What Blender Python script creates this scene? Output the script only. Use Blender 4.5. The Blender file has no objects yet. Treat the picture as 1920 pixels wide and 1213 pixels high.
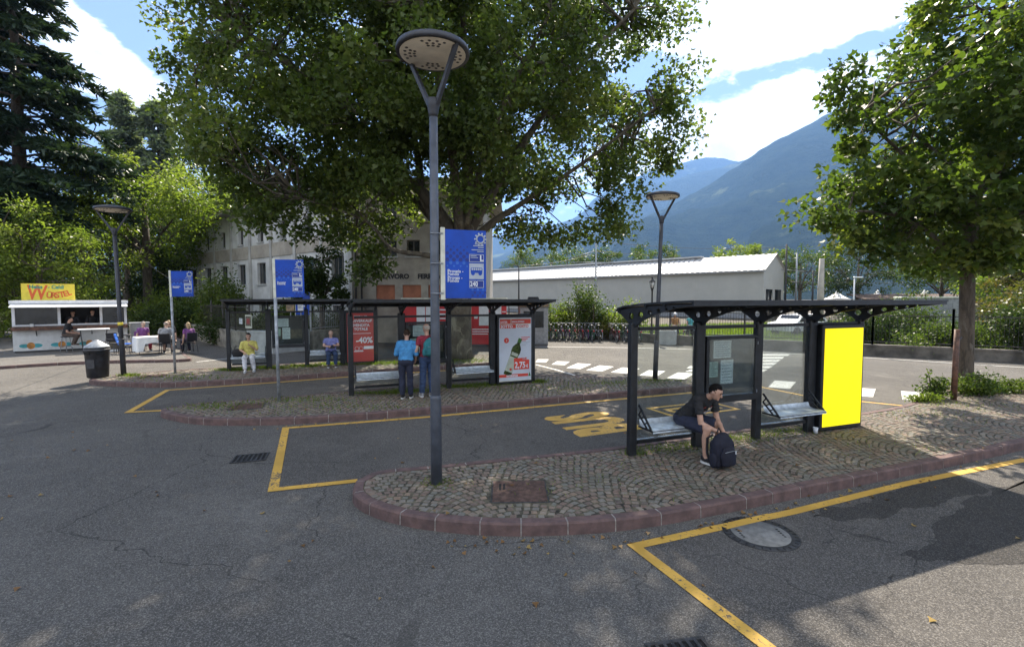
import bpy, math, random
import numpy as np
from mathutils import Vector, Matrix, noise as mnoise
random.seed(7); RNG = np.random.default_rng(7)
R = math.radians
SC = bpy.context.scene; COL = SC.collection

# ------------------------------------------------------------------ camera, sky, sun, exposure
cam_d = bpy.data.cameras.new("camera"); cam = bpy.data.objects.new("camera", cam_d); COL.objects.link(cam)
cam_d.sensor_width = 36.0; cam_d.lens = 36.0*900/1920
cam_d.clip_start = 0.05; cam_d.clip_end = 30000
cam.location = (0, 0, 2.5); cam.rotation_euler = (R(90-3.0), 0, 0)
SC.camera = cam
SUN_EL, SUN_AZ = 47.0, 6.0            # degrees above the horizon, degrees right of +Y
W = bpy.data.worlds.new("World"); SC.world = W; W.use_nodes = True
SC.view_settings.view_transform = 'Standard'; SC.view_settings.look = 'None'
SC.view_settings.gamma = 1.0; SC.view_settings.exposure = 1.96
SC.view_settings.use_curve_mapping = False
sun_d = bpy.data.lights.new("sun", 'SUN'); sun_d.energy = 3.9; sun_d.angle = R(0.5); sun_d.color = (1.0, 0.90, 0.76)
sun = bpy.data.objects.new("sun", sun_d); COL.objects.link(sun)
sd = Vector((math.sin(R(SUN_AZ))*math.cos(R(SUN_EL)), math.cos(R(SUN_AZ))*math.cos(R(SUN_EL)), math.sin(R(SUN_EL))))
sun.rotation_euler = sd.to_track_quat('Z', 'Y').to_euler()
try:
    SC.cycles.volume_step_rate = 4; SC.cycles.max_bounces = 8; SC.cycles.transparent_max_bounces = 16
    SC.cycles.use_denoising = True; SC.cycles.volume_bounces = 0
except Exception:
    pass

class NT:
    """small helper to write node trees"""
    def __init__(s, tree): s.t = tree; s.n = tree.nodes; s.l = tree.links
    def new(s, typ, **kw):
        n = s.n.new(typ)
        for k, v in kw.items(): setattr(n, k, v)
        return n
    def put(s, sock, v):
        if hasattr(v, 'is_output') or isinstance(v, bpy.types.NodeSocket): s.l.new(v, sock)
        else: sock.default_value = v
    def m(s, op, a, b=0.0, c=None, clamp=False):
        n = s.new('ShaderNodeMath', operation=op, use_clamp=clamp); s.put(n.inputs[0], a); s.put(n.inputs[1], b)
        if c is not None: s.put(n.inputs[2], c)
        return n.outputs[0]
    def mix(s, f, a, b, mode='MIX'):
        n = s.new('ShaderNodeMix', data_type='RGBA', blend_type=mode); s.put(n.inputs[0], f)
        for i, v in ((6, a), (7, b)):
            if isinstance(v, (tuple, list)): v = (*v[:3], 1.0)
            s.put(n.inputs[i], v)
        return n.outputs[2]
    def noise(s, vec, scale, det=4.0, rough=.55, dist=0.0):
        n = s.new('ShaderNodeTexNoise'); 
        if vec is not None: s.l.new(vec, n.inputs['Vector'])
        n.inputs['Scale'].default_value = scale; n.inputs['Detail'].default_value = det
        n.inputs['Roughness'].default_value = rough; n.inputs['Distortion'].default_value = dist
        return n.outputs['Fac']
    def ramp(s, f, stops):
        n = s.new('ShaderNodeValToRGB'); s.put(n.inputs[0], f); e = n.color_ramp.elements
        while len(e) > 1: e.remove(e[-1])
        for i, (p, c) in enumerate(stops):
            if isinstance(c, (int, float)): c = (c, c, c)
            x = e[0] if i == 0 else e.new(p)
            x.position = p; x.color = (*c[:3], 1.0)
        return n.outputs['Color']
    def smooth(s, v, a, b):
        n = s.new('ShaderNodeMapRange', interpolation_type='SMOOTHSTEP'); s.put(n.inputs[0], v)
        n.inputs[1].default_value = a; n.inputs[2].default_value = b
        return n.outputs[0]
    def mapping(s, vec, scale=(1, 1, 1), loc=(0, 0, 0), rot=(0, 0, 0)):
        n = s.new('ShaderNodeMapping'); s.l.new(vec, n.inputs[0])
        n.inputs['Scale'].default_value = scale; n.inputs['Location'].default_value = loc; n.inputs['Rotation'].default_value = rot
        return n.outputs[0]

def build_world():
    W.node_tree.nodes.clear(); t = NT(W.node_tree)
    out = t.new('ShaderNodeOutputWorld'); bg = t.new('ShaderNodeBackground')
    sky = t.new('ShaderNodeTexSky', sky_type='NISHITA'); sky.sun_disc = False
    sky.sun_elevation = R(SUN_EL); sky.sun_rotation = R(SUN_AZ); sky.altitude = 900
    sky.air_density = 1.0; sky.dust_density = 0.1; sky.ozone_density = 3.0
    tc = t.new('ShaderNodeTexCoord'); d = tc.outputs['Generated']
    sx = t.new('ShaderNodeSeparateXYZ'); t.l.new(d, sx.inputs[0]); x, y, z = sx.outputs
    az = t.m('ARCTAN2', x, y); el = t.m('ARCSINE', z)
    # clouds lie on a plane high above: stretch noise towards the horizon
    zc = t.m('ADD', t.m('MAXIMUM', z, 0.0), 0.10)
    cv = t.new('ShaderNodeCombineXYZ'); t.l.new(t.m('DIVIDE', x, zc), cv.inputs[0]); t.l.new(t.m('DIVIDE', y, zc), cv.inputs[1])
    n1 = t.noise(t.mapping(cv.outputs[0], (1.3, 1.9, 1), (3.1, 1.7, 0), (0, 0, R(-14))), 1.0, 9, .62, .35)
    fine = t.noise(t.mapping(d, (1, 1, 2.2)), 16, 7, .6, .4)
    acc = t.m('MULTIPLY', t.m('SUBTRACT', n1, .5), 1.5)
    acc = t.m('ADD', acc, t.m('MULTIPLY', t.m('SUBTRACT', fine, .5), 1.15))
    # banks of cloud in the directions where they stand: azimuth, elevation, half sizes, tilt (degrees), weight
    for (a0, e0, ra, re, tl, wgt) in ((28, 28.5, 20, 7.5, 0, 1.25), (26, 17.5, 13, 3.6, 16, 1.0), (17, 16.5, 10, 2.6, 16, .6), (-38.5, 19.5, 11, 2.2, -36, .95), (-33, 27, 13, 4.5, -25, -.9), (-29, 17.5, 4.5, 3.2, -30, -.6),
                                      (-29, 9, 7, 3, -25, .55), (33, 22.2, 17, 1.5, 8, -.75), (14, 33.5, 5, 4.0, 40, -.7), (15, 24, 5, 1.6, 8, -.5),
                                      (-30, 30, 12, 5.5, -20, -.6), (55, 42, 22, 9, 0, .5)):
        da = t.m('MULTIPLY', t.m('SUBTRACT', az, R(a0)), 1.0); de = t.m('SUBTRACT', el, R(e0))
        c, s_ = math.cos(R(tl)), math.sin(R(tl))
        p = t.m('ADD', t.m('MULTIPLY', da, c), t.m('MULTIPLY', de, s_)); q = t.m('SUBTRACT', t.m('MULTIPLY', de, c), t.m('MULTIPLY', da, s_))
        r2 = t.m('ADD', t.m('POWER', t.m('ABSOLUTE', t.m('DIVIDE', p, R(ra))), 2.0), t.m('POWER', t.m('ABSOLUTE', t.m('DIVIDE', q, R(re))), 2.0))
        acc = t.m('ADD', acc, t.m('MULTIPLY', t.m('EXPONENT', t.m('MULTIPLY', r2, -1.0)), wgt))
    acc = t.m('ADD', acc, t.m('MULTIPLY', t.smooth(y, .25, -.35), 1.0))         # unseen cloud added behind the viewer to fill and whiten the shade
    cov = t.smooth(acc, .24, .46)
    body = t.noise(t.mapping(d, (1, 1, 1.6), (2, 4, 1)), 7, 6, .6, .3)
    ccol = t.mix(t.smooth(body, .3, .65), (6.0, 6.4, 7.1), (10.5, 10.5, 10.3))
    thin = t.m('MULTIPLY', cov, .96)
    skyc = t.mix(.46, t.mix(1.0, sky.outputs[0], (.76, .80, .97), 'MULTIPLY'), (3.0, 3.5, 4.6))
    col = t.mix(thin, skyc, ccol)
    t.l.new(col, bg.inputs[0]); bg.inputs[1].default_value = 0.05
    t.l.new(bg.outputs[0], out.inputs[0])
build_world()

# ------------------------------------------------------------------ materials
MATS = {}
def pmat(name, col, rough=.6, metal=0.0, var=.12, vs=6.0, bump=0.0, bs=40.0, spec=.5, col2=None, coat=0.0, dirt=0.0):
    """painted / plain material with mottling, a little grime and bump"""
    if name in MATS: return MATS[name]
    m = bpy.data.materials.new(name); m.use_nodes = True; t = NT(m.node_tree)
    b = t.n['Principled BSDF']; tc = t.new('ShaderNodeTexCoord').outputs['Object']
    f = t.noise(tc, vs, 5, .6)
    c2 = col2 or tuple(max(0, c*(1-2.2*var)) for c in col); c1 = tuple(min(1, c*(1+var)) for c in col)
    cc = t.mix(t.smooth(f, .3, .7), c2, c1)
    if dirt > 0:
        g = t.noise(tc, vs*.35, 8, .7, .6)
        cc = t.mix(t.m('MULTIPLY', t.smooth(g, .5, .75), dirt), cc, tuple(c*.45+.02 for c in col))
    t.l.new(cc, b.inputs['Base Color']); b.inputs['Metallic'].default_value = metal
    r = t.m('ADD', t.m('MULTIPLY', t.noise(tc, vs*3, 3), .2), rough-.1); t.l.new(r, b.inputs['Roughness'])
    b.inputs['Specular IOR Level'].default_value = spec
    b.inputs['Coat Weight'].default_value = coat
    if bump > 0:
        bn = t.new('ShaderNodeBump'); bn.inputs['Strength'].default_value = bump; bn.inputs['Distance'].default_value = .01
        t.l.new(t.noise(tc, bs, 5, .6), bn.inputs['Height']); t.l.new(bn.outputs[0], b.inputs['Normal'])
    MATS[name] = m; return m

def glass_mat(name, tint=(.75, .85, .85), alpha=.14, rough=.03):
    if name in MATS: return MATS[name]
    m = bpy.data.materials.new(name); m.use_nodes = True; t = NT(m.node_tree); t.n.clear()
    out = t.new('ShaderNodeOutputMaterial'); tr = t.new('ShaderNodeBsdfTransparent'); gl = t.new('ShaderNodeBsdfGlossy')
    tr.inputs[0].default_value = (*tint, 1); gl.inputs['Roughness'].default_value = rough
    gl.inputs[0].default_value = (.9, .95, 1, 1)
    fr = t.new('ShaderNodeFresnel'); fr.inputs[0].default_value = 1.45
    mx = t.new('ShaderNodeMixShader'); t.l.new(t.m('ADD', t.m('MULTIPLY', fr.outputs[0], .55), alpha*.15), mx.inputs[0])
    t.l.new(tr.outputs[0], mx.inputs[1]); t.l.new(gl.outputs[0], mx.inputs[2])
    df = t.new('ShaderNodeBsdfDiffuse'); df.inputs[0].default_value = (.35, .38, .36, 1)
    tc = t.new('ShaderNodeTexCoord').outputs['Object']
    mx2 = t.new('ShaderNodeMixShader'); t.l.new(t.m('MULTIPLY', t.smooth(t.noise(tc, 4, 6, .65), .35, .8), alpha), mx2.inputs[0])
    t.l.new(mx.outputs[0], mx2.inputs[1]); t.l.new(df.outputs[0], mx2.inputs[2]); t.l.new(mx2.outputs[0], out.inputs[0])
    MATS[name] = m; return m

def leaf_mat(name, c_dark, c_mid, c_light, trans=.45, gloss=.35):
    if name in MATS: return MATS[name]
    m = bpy.data.materials.new(name); m.use_nodes = True; t = NT(m.node_tree)
    b = t.n['Principled BSDF']; out = t.n['Material Output']
    at = t.new('ShaderNodeAttribute', attribute_name='tint').outputs['Fac']
    cc = t.ramp(at, [(0.0, c_dark), (.5, c_mid), (1.0, c_light)])
    t.l.new(cc, b.inputs['Base Color']); b.inputs['Roughness'].default_value = .42; b.inputs['Specular IOR Level'].default_value = gloss
    tr = t.new('ShaderNodeBsdfTranslucent'); t.l.new(t.mix(.6, cc, (.50, .62, .085), 'OVERLAY'), tr.inputs[0])
    mx = t.new('ShaderNodeMixShader'); mx.inputs[0].default_value = trans
    t.l.new(b.outputs[0], mx.inputs[1]); t.l.new(tr.outputs[0], mx.inputs[2]); t.l.new(mx.outputs[0], out.inputs[0])
    MATS[name] = m; return m

def asphalt_mat(name, base, patch, light, crack=True):
    m = bpy.data.materials.new(name); m.use_nodes = True; t = NT(m.node_tree); b = t.n['Principled BSDF']
    tc = t.new('ShaderNodeTexCoord').outputs['Object']
    big = t.noise(tc, .22, 6, .6, .5); mid = t.noise(tc, 1.6, 6, .65, .2)
    c = t.mix(t.smooth(big, .42, .58), tuple(v*.88 for v in patch), base); c = t.mix(t.m('MULTIPLY', t.smooth(mid, .45, .75), .5), c, light)
    # stone grit
    vo = t.new('ShaderNodeTexVoronoi'); t.l.new(tc, vo.inputs['Vector']); vo.inputs['Scale'].default_value = 120
    grit = t.new('ShaderNodeSeparateColor'); t.l.new(vo.outputs['Color'], grit.inputs[0])
    g = grit.outputs[0]
    c = t.mix(t.m('MULTIPLY', t.smooth(g, .55, 1.0), .55), c, tuple(min(1, v*2.3) for v in light))
    c = t.mix(t.m('MULTIPLY', t.smooth(g, .3, .0), .6), c, tuple(v*.35 for v in base))
    # oil spots and stains
    st = t.noise(tc, .9, 3, .5, 1.0); c = t.mix(t.m('MULTIPLY', t.smooth(st, .66, .74), .45), c, tuple(v*.45 for v in base))
    pale = t.noise(t.mapping(tc, (1, 1, 1), (9, 3, 0)), .55, 8, .72, .8); c = t.mix(t.m('MULTIPLY', t.smooth(pale, .54, .72), .5), c, tuple(v*1.7 for v in light))
    if crack:
        for sc, wd, off, thr in ((.33, .012, 0, .42), (.8, .010, 5, .55)):
            dn = t.new('ShaderNodeTexNoise'); t.l.new(tc, dn.inputs['Vector']); dn.inputs['Scale'].default_value = 1.4; dn.inputs['Detail'].default_value = 6
            av = t.new('ShaderNodeVectorMath', operation='MULTIPLY_ADD'); t.l.new(dn.outputs['Color'], av.inputs[0])
            av.inputs[1].default_value = (.9, .9, 0); t.l.new(t.mapping(tc, (1, 1, 1), (off, off, 0)), av.inputs[2])
            v2 = t.new('ShaderNodeTexVoronoi', feature='DISTANCE_TO_EDGE'); t.l.new(av.outputs[0], v2.inputs['Vector']); v2.inputs['Scale'].default_value = sc
            line = t.smooth(v2.outputs['Distance'], wd*sc*1.2, 0.0)
            mask = t.smooth(t.noise(t.mapping(tc, (1, 1, 1), (off*3, 2, 0)), .35, 3), thr, thr+.12)
            c = t.mix(t.m('MULTIPLY', t.m('MULTIPLY', line, mask), .6), c, (.012, .012, .013))
    t.l.new(c, b.inputs['Base Color'])
    b.inputs['Roughness'].default_value = .92; b.inputs['Specular IOR Level'].default_value = .18
    bn = t.new('ShaderNodeBump'); bn.inputs['Strength'].default_value = .55; bn.inputs['Distance'].default_value = .006
    t.l.new(t.m('ADD', vo.outputs['Distance'], t.noise(tc, 200, 3)), bn.inputs['Height']); t.l.new(bn.outputs[0], b.inputs['Normal'])
    MATS[name] = m; return m

def paint_mat(name, col, under, wear=.55):
    m = bpy.data.materials.new(name); m.use_nodes = True; t = NT(m.node_tree); b = t.n['Principled BSDF']
    tc = t.new('ShaderNodeTexCoord').outputs['Object']
    n = t.noise(tc, 26, 6, .7, .3); n2 = t.noise(tc, 1.3, 5, .6)
    f = t.m('ADD', n, t.m('MULTIPLY', t.m('SUBTRACT', n2, .5), .7))
    k = t.smooth(f, wear+.05, wear+.17)
    c = t.mix(t.smooth(n2, .35, .65), tuple(v*.72 for v in col), col)
    t.l.new(t.mix(k, c, under), b.inputs['Base Color']); b.inputs['Roughness'].default_value = .7
    bn = t.new('ShaderNodeBump'); bn.inputs['Strength'].default_value = .3; bn.inputs['Distance'].default_value = .004
    t.l.new(t.noise(tc, 90, 3), bn.inputs['Height']); t.l.new(bn.outputs[0], b.inputs['Normal'])
    MATS[name] = m; return m

def tint_mat(name, stops, rough=.8, bump=.3, bs=60, mott=.35):
    """base colour picked per stone / blade from the vertex attribute tint"""
    m = bpy.data.materials.new(name); m.use_nodes = True; t = NT(m.node_tree); b = t.n['Principled BSDF']
    at = t.new('ShaderNodeAttribute', attribute_name='tint').outputs['Fac']; tc = t.new('ShaderNodeTexCoord').outputs['Object']
    c = t.ramp(at, stops); c = t.mix(t.m('MULTIPLY', t.smooth(t.noise(tc, 30, 5, .65), .35, .75), mott), c, (.30, .27, .22))
    c = t.mix(t.m('MULTIPLY', t.smooth(t.noise(tc, .9, 5, .6), .5, .72), .45), c, (.07, .065, .04))
    t.l.new(c, b.inputs['Base Color']); b.inputs['Roughness'].default_value = rough
    if bump:
        bn = t.new('ShaderNodeBump'); bn.inputs['Strength'].default_value = bump; bn.inputs['Distance'].default_value = .006
        t.l.new(t.noise(tc, bs, 4), bn.inputs['Height']); t.l.new(bn.outputs[0], b.inputs['Normal'])
    MATS[name] = m; return m

# ------------------------------------------------------------------ mesh builder
class MB:
    def __init__(s): s.v = []; s.f = []; s.mi = []; s.sm = []
    def add(s, vs, fs, mi=0, smooth=False):
        o = len(s.v); s.v += [tuple(p) for p in vs]; s.f += [tuple(i+o for i in f) for f in fs]; s.mi += [mi]*len(fs); s.sm += [smooth]*len(fs); return s
    def box(s, x0, x1, y0, y1, z0, z1, mi=0, M=None):
        vs = [(x, y, z) for z in (z0, z1) for y in (y0, y1) for x in (x0, x1)]
        if M is not None: vs = [M @ Vector(p) for p in vs]
        return s.add(vs, [(0, 2, 3, 1), (4, 5, 7, 6), (0, 1, 5, 4), (1, 3, 7, 5), (3, 2, 6, 7), (2, 0, 4, 6)], mi)
    def bbox(s, x0, x1, y0, y1, z0, z1, b=.01, mi=0, M=None):
        """box with chamfered vertical and top edges"""
        def ring(x0, x1, y0, y1, z, c): return [(x0+c, y0, z), (x1-c, y0, z), (x1, y0+c, z), (x1, y1-c, z), (x1-c, y1, z), (x0+c, y1, z), (x0, y1-c, z), (x0, y0+c, z)]
        rs = [ring(x0+b, x1-b, y0+b, y1-b, z0, b*.5), ring(x0, x1, y0, y1, z0+b, b), ring(x0, x1, y0, y1, z1-b, b), ring(x0+b, x1-b, y0+b, y1-b, z1, b*.5)]
        vs = [p for r in rs for p in r]; fs = []
        for k in range(3):
            for i in range(8): j = (i+1) % 8; fs.append((k*8+i, k*8+j, k*8+8+j, k*8+8+i))
        fs += [tuple(range(7, -1, -1)), tuple(range(24, 32))]
        if M is not None: vs = [M @ Vector(p) for p in vs]
        return s.add(vs, fs, mi)
    def bar(s, p, q, w, h, mi=0, up=(0, 0, 1)):
        p, q = Vector(p), Vector(q); d = (q-p); L = d.length; d /= L; u = Vector(up)
        if abs(d.dot(u)) > .98: u = Vector((0, 1, 0))
        x = d.cross(u).normalized(); z = x.cross(d)
        M = Matrix(((x.x, d.x, z.x, p.x), (x.y, d.y, z.y, p.y), (x.z, d.z, z.z, p.z), (0, 0, 0, 1)))
        return s.box(-w/2, w/2, 0, L, -h/2, h/2, mi, M)
    def tube(s, path, rad, n=8, mi=0, cap=True, smooth=True):
        path = [Vector(p) for p in path]
        if not isinstance(rad, (list, tuple)): rad = [rad]*len(path)
        vs = []; fs = []; up = None
        for i, p in enumerate(path):
            d = (path[min(i+1, len(path)-1)]-path[max(i-1, 0)]).normalized()
            if up is None: up = Vector((0, 0, 1)) if abs(d.z) < .9 else Vector((1, 0, 0))
            a = d.cross(up)
            if a.length < 1e-4: a = d.cross(Vector((0, 1, 0)))
            a.normalize(); b = a.cross(d); up = b
            for k in range(n):
                th = 2*math.pi*k/n; vs.append(p+(a*math.cos(th)+b*math.sin(th))*rad[i])
        for i in range(len(path)-1):
            for k in range(n): j = (k+1) % n; fs.append((i*n+k, i*n+j, i*n+n+j, i*n+n+k))
        s.add(vs, fs, mi, smooth)
        if cap and n > 2:
            o = len(s.v)-len(vs); s.f += [tuple(o+k for k in range(n-1, -1, -1)), tuple(o+len(vs)-n+k for k in range(n))]; s.mi += [mi]*2; s.sm += [False]*2
        return s
    def lathe(s, prof, n=24, mi=0, c=(0, 0, 0), smooth=True, M=None):
        vs = []; fs = []
        for r, z in prof:
            for k in range(n): th = 2*math.pi*k/n; vs.append(Vector((c[0]+r*math.cos(th), c[1]+r*math.sin(th), c[2]+z)))
        for i in range(len(prof)-1):
            for k in range(n): j = (k+1) % n; fs.append((i*n+k, i*n+j, i*n+n+j, i*n+n+k))
        fs += [tuple(range(n-1, -1, -1)), tuple((len(prof)-1)*n+k for k in range(n))]
        if M is not None: vs = [M @ v for v in vs]
        return s.add(vs, fs, mi, smooth)
    def torus(s, c, ax, R0, r, n=28, k=6, mi=0):
        ax = Vector(ax).normalized(); a = ax.orthogonal().normalized(); b = ax.cross(a); c = Vector(c); vs = []; fs = []
        for i in range(n):
            th = 2*math.pi*i/n; d = a*math.cos(th)+b*math.sin(th)
            for j in range(k): ph = 2*math.pi*j/k; vs.append(c+d*(R0+r*math.cos(ph))+ax*r*math.sin(ph))
        for i in range(n):
            for j in range(k): i2 = (i+1) % n; j2 = (j+1) % k; fs.append((i*k+j, i2*k+j, i2*k+j2, i*k+j2))
        return s.add(vs, fs, mi, True)
    def ell(s, c, r, mi=0, nu=14, nv=10, M=None):
        c = Vector(c); vs = []; fs = []
        M3 = M if M is not None else Matrix.Identity(3)
        for i in range(nv+1):
            ph = math.pi*i/nv
            for k in range(nu):
                th = 2*math.pi*k/nu
                vs.append(c+M3 @ Vector((r[0]*math.sin(ph)*math.cos(th), r[1]*math.sin(ph)*math.sin(th), r[2]*math.cos(ph))))
        for i in range(nv):
            for k in range(nu): j = (k+1) % nu; fs.append((i*nu+k, (i+1)*nu+k, (i+1)*nu+j, i*nu+j))
        return s.add(vs, fs, mi, True)
    def caps(s, p, q, r0, r1, n=12, mi=0):
        p, q = Vector(p), Vector(q); d = (q-p)
        if d.length < 1e-5: return s.ell(p, (r0, r0, r0))
        d.normalize(); pts = []; rs = []
        for a in (-80, -55, -28): pts.append(p+d*r0*math.sin(R(a))); rs.append(r0*math.cos(R(a)))
        pts += [p, q]; rs += [r0, r1]
        for a in (28, 55, 80): pts.append(q+d*r1*math.sin(R(a))); rs.append(r1*math.cos(R(a)))
        return s.tube(pts, rs, n, mi)
    def poly(s, pts, mi=0): return s.add(pts, [tuple(range(len(pts)))], mi)
    def prism(s, pts2, z0, z1, mi=0):
        n = len(pts2); vs = [(x, y, z0) for x, y in pts2]+[(x, y, z1) for x, y in pts2]
        fs = [tuple(range(n-1, -1, -1)), tuple(range(n, 2*n))]+[(i, (i+1) % n, n+(i+1) % n, n+i) for i in range(n)]
        return s.add(vs, fs, mi)
    def flat(s, mesh_vf, M, mi=0): vs, fs = mesh_vf; return s.add([M @ Vector(p) for p in vs], fs, mi)
    def build(s, name, mats, parent=None, loc=None, rot=None, auto=False):
        me = bpy.data.meshes.new(name); me.from_pydata(s.v, [], s.f)
        if not isinstance(mats, (list, tuple)): mats = [mats]
        for m in mats: me.materials.append(m)
        me.polygons.foreach_set('material_index', s.mi); me.polygons.foreach_set('use_smooth', s.sm); me.update()
        o = bpy.data.objects.new(name, me); COL.objects.link(o)
        if parent is not None: o.parent = parent
        if loc is not None: o.location = loc
        if rot is not None: o.rotation_euler = rot
        return o

def basis(o, x, y):
    x = Vector(x).normalized(); y = Vector(y); y = (y-x*y.dot(x)).normalized(); z = x.cross(y); o = Vector(o)
    return Matrix(((x.x, y.x, z.x, o.x), (x.y, y.y, z.y, o.y), (x.z, y.z, z.z, o.z), (0, 0, 0, 1)))

def curve_mesh(cu):
    ob = bpy.data.objects.new("tmp_outline", cu); COL.objects.link(ob)
    dg = bpy.context.evaluated_depsgraph_get(); me = bpy.data.meshes.new_from_object(ob.evaluated_get(dg))
    vs = [tuple(v.co) for v in me.vertices]; fs = [tuple(p.vertices) for p in me.polygons]
    bpy.data.objects.remove(ob); bpy.data.meshes.remove(me); bpy.data.curves.remove(cu)
    return vs, fs
TXT = {}
def text_vf(s, size=1.0, align='LEFT', bold=0.0, sx=1.0, shear=0.0):
    key = (s, size, align, bold, sx, shear)
    if key not in TXT:
        cu = bpy.data.curves.new("lettering", 'FONT'); cu.body = s; cu.size = size; cu.align_x = align; cu.offset = bold; cu.shear = shear; cu.resolution_u = 3
        vs, fs = curve_mesh(cu); TXT[key] = ([(x*sx, y, z) for x, y, z in vs], fs)
    return TXT[key]
def plate_vf(outer, holes=(), thick=.02):
    cu = bpy.data.curves.new("plate", 'CURVE'); cu.dimensions = '2D'; cu.fill_mode = 'BOTH'; cu.extrude = thick/2
    for pts in [outer]+list(holes):
        sp = cu.splines.new('POLY'); sp.points.add(len(pts)-1)
        for p, (x, y) in zip(sp.points, pts): p.co = (x, y, 0, 1)
        sp.use_cyclic_u = True
    return curve_mesh(cu)
def circ(cx, cy, r, n=14, ry=None): return [(cx+r*math.cos(2*math.pi*k/n), cy+(ry or r)*math.sin(2*math.pi*k/n)) for k in range(n)]

def thing(name, label, cat, loc=(0, 0, 0), rz=0.0, group=None, tilt=(0, 0)):
    o = bpy.data.objects.new(name, None); COL.objects.link(o); o.location = loc; o.rotation_euler = (tilt[0], tilt[1], rz); o.empty_display_size = .2
    o['label'] = label; o['category'] = cat
    if group: o['group'] = group
    return o
def tag(o, label, cat, group=None):
    o['label'] = label; o['category'] = cat
    if group: o['group'] = group
    return o
def struct(o, kind='structure'): o['kind'] = kind; return o
def children_of(o): return [c for c in COL.objects if c.parent == o]
def copy_tree(o, parent=None):
    c = o.copy(); COL.objects.link(c); c.parent = parent
    for ch in children_of(o): copy_tree(ch, c)
    return c
def in_poly(px, py, poly):
    poly = np.asarray(poly); ins = np.zeros(len(px), bool); j = len(poly)-1
    for i in range(len(poly)):
        xi, yi = poly[i]; xj, yj = poly[j]
        if yi != yj:
            c = ((yi > py) != (yj > py)) & (px < (xj-xi)*(py-yi)/(yj-yi)+xi); ins ^= c
        j = i
    return ins
def inset(poly, d):
    """offset a counter-clockwise outline inwards by d"""
    n = len(poly); out = []
    for i in range(n):
        a, b, c = Vector(poly[i-1]), Vector(poly[i]), Vector(poly[(i+1) % n])
        e1 = (b-a).normalized(); e2 = (c-b).normalized(); n1 = Vector((-e1.y, e1.x)); n2 = Vector((-e2.y, e2.x))
        m = (n1+n2); m.normalize(); k = d/max(.4, m.dot(n1)); out.append(tuple(b+m*k))
    return out
def spline(pts, n=6):
    """Catmull-Rom through 2D/3D points"""
    P = [Vector(p) for p in pts]; out = []
    for i in range(len(P)-1):
        p0, p1, p2, p3 = P[max(i-1, 0)], P[i], P[i+1], P[min(i+2, len(P)-1)]
        for k in range(n):
            t = k/n; out.append(.5*((2*p1)+(p2-p0)*t+(2*p0-5*p1+4*p2-p3)*t*t+(3*p1-p0-3*p2+p3)*t**3))
    out.append(P[-1]); return out
def np_mesh(name, V, loops_per, mats, parent=None, tint=None, smooth=False):
    """V: (N,k,3) polygons of k corners each"""
    N, k, _ = V.shape; me = bpy.data.meshes.new(name)
    me.vertices.add(N*k); me.loops.add(N*k); me.polygons.add(N)
    me.vertices.foreach_set('co', V.reshape(-1).astype(np.float32)); me.loops.foreach_set('vertex_index', np.arange(N*k, dtype=np.int32))
    me.polygons.foreach_set('loop_start', np.arange(0, N*k, k, dtype=np.int32)); me.polygons.foreach_set('loop_total', np.full(N, k, dtype=np.int32))
    if smooth: me.polygons.foreach_set('use_smooth', np.ones(N, bool))
    if tint is not None:
        a = me.attributes.new('tint', 'FLOAT', 'POINT'); a.data.foreach_set('value', np.repeat(np.asarray(tint, np.float32), k))
    me.update(calc_edges=True); me.materials.append(mats)
    o = bpy.data.objects.new(name, me); COL.objects.link(o)
    if parent is not None: o.parent = parent
    return o
LOBED = np.array([(0, 0, 0), (.36, .04, .05), (.52, .40, .10), (.24, .50, 0), (0, 1.0, -.10), (-.24, .50, 0), (-.52, .40, .10), (-.36, .04, .05)])
OVAL = np.array([(0, 0, 0), (.27, .45, .05), (0, 1.0, -.06), (-.27, .45, .05)])
NEEDLE = np.array([(-.10, 0, 0), (.10, 0, 0), (.05, 1.0, -.05), (-.05, 1.0, -.05)])
def leaf_polys(C, size, tmpl, up=.8, out_dir=None, rng=RNG, outw=.7):
    N = len(C); n = rng.normal(size=(N, 3)); n[:, 2] = np.abs(n[:, 2])*.6+up; n /= np.linalg.norm(n, axis=1)[:, None]
    d = rng.normal(size=(N, 3)); 
    if out_dir is not None: d = d*(1-outw)+out_dir*outw
    d -= n*np.sum(d*n, 1)[:, None]; d /= np.linalg.norm(d, axis=1)[:, None]+1e-9
    x = np.cross(d, n); s = np.asarray(size).reshape(-1, 1, 1)*np.ones((N, 1, 1))
    T = tmpl[None]; return C[:, None]+s*(x[:, None]*T[..., 0:1]+d[:, None]*T[..., 1:2]+n[:, None]*T[..., 2:3])

# ------------------------------------------------------------------ the ground, roads, islands
K = 0.14                                   # kerb height
asphalt_mat('asphalt', (.102, .096, .087), (.089, .084, .077), (.120, .112, .100))
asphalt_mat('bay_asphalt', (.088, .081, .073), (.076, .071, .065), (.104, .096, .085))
asphalt_mat('walk_asphalt', (.115, .108, .098), (.10, .095, .088), (.14, .13, .118), crack=False)
paint_mat('yellow_paint', (.60, .35, .055), (.075, .07, .065), .52)
paint_mat('white_paint', (.62, .61, .57), (.09, .088, .083), .50)
pmat('earth', (.09, .075, .05), .95, var=.3, vs=3, bump=.5, bs=20)
pmat('grass_base', (.07, .10, .025), .95, var=.35, vs=2, bump=.6, bs=20)
pmat('joint_soil', (.090, .078, .050), .95, var=.4, vs=9, bump=.5, bs=50)
pmat('kerb_stone', (.115, .070, .062), .85, var=.22, vs=7, bump=.35, bs=60, col2=(.075, .047, .044), dirt=.5)
pmat('mortar', (.27, .245, .22), .9, var=.2, vs=20)
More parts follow.
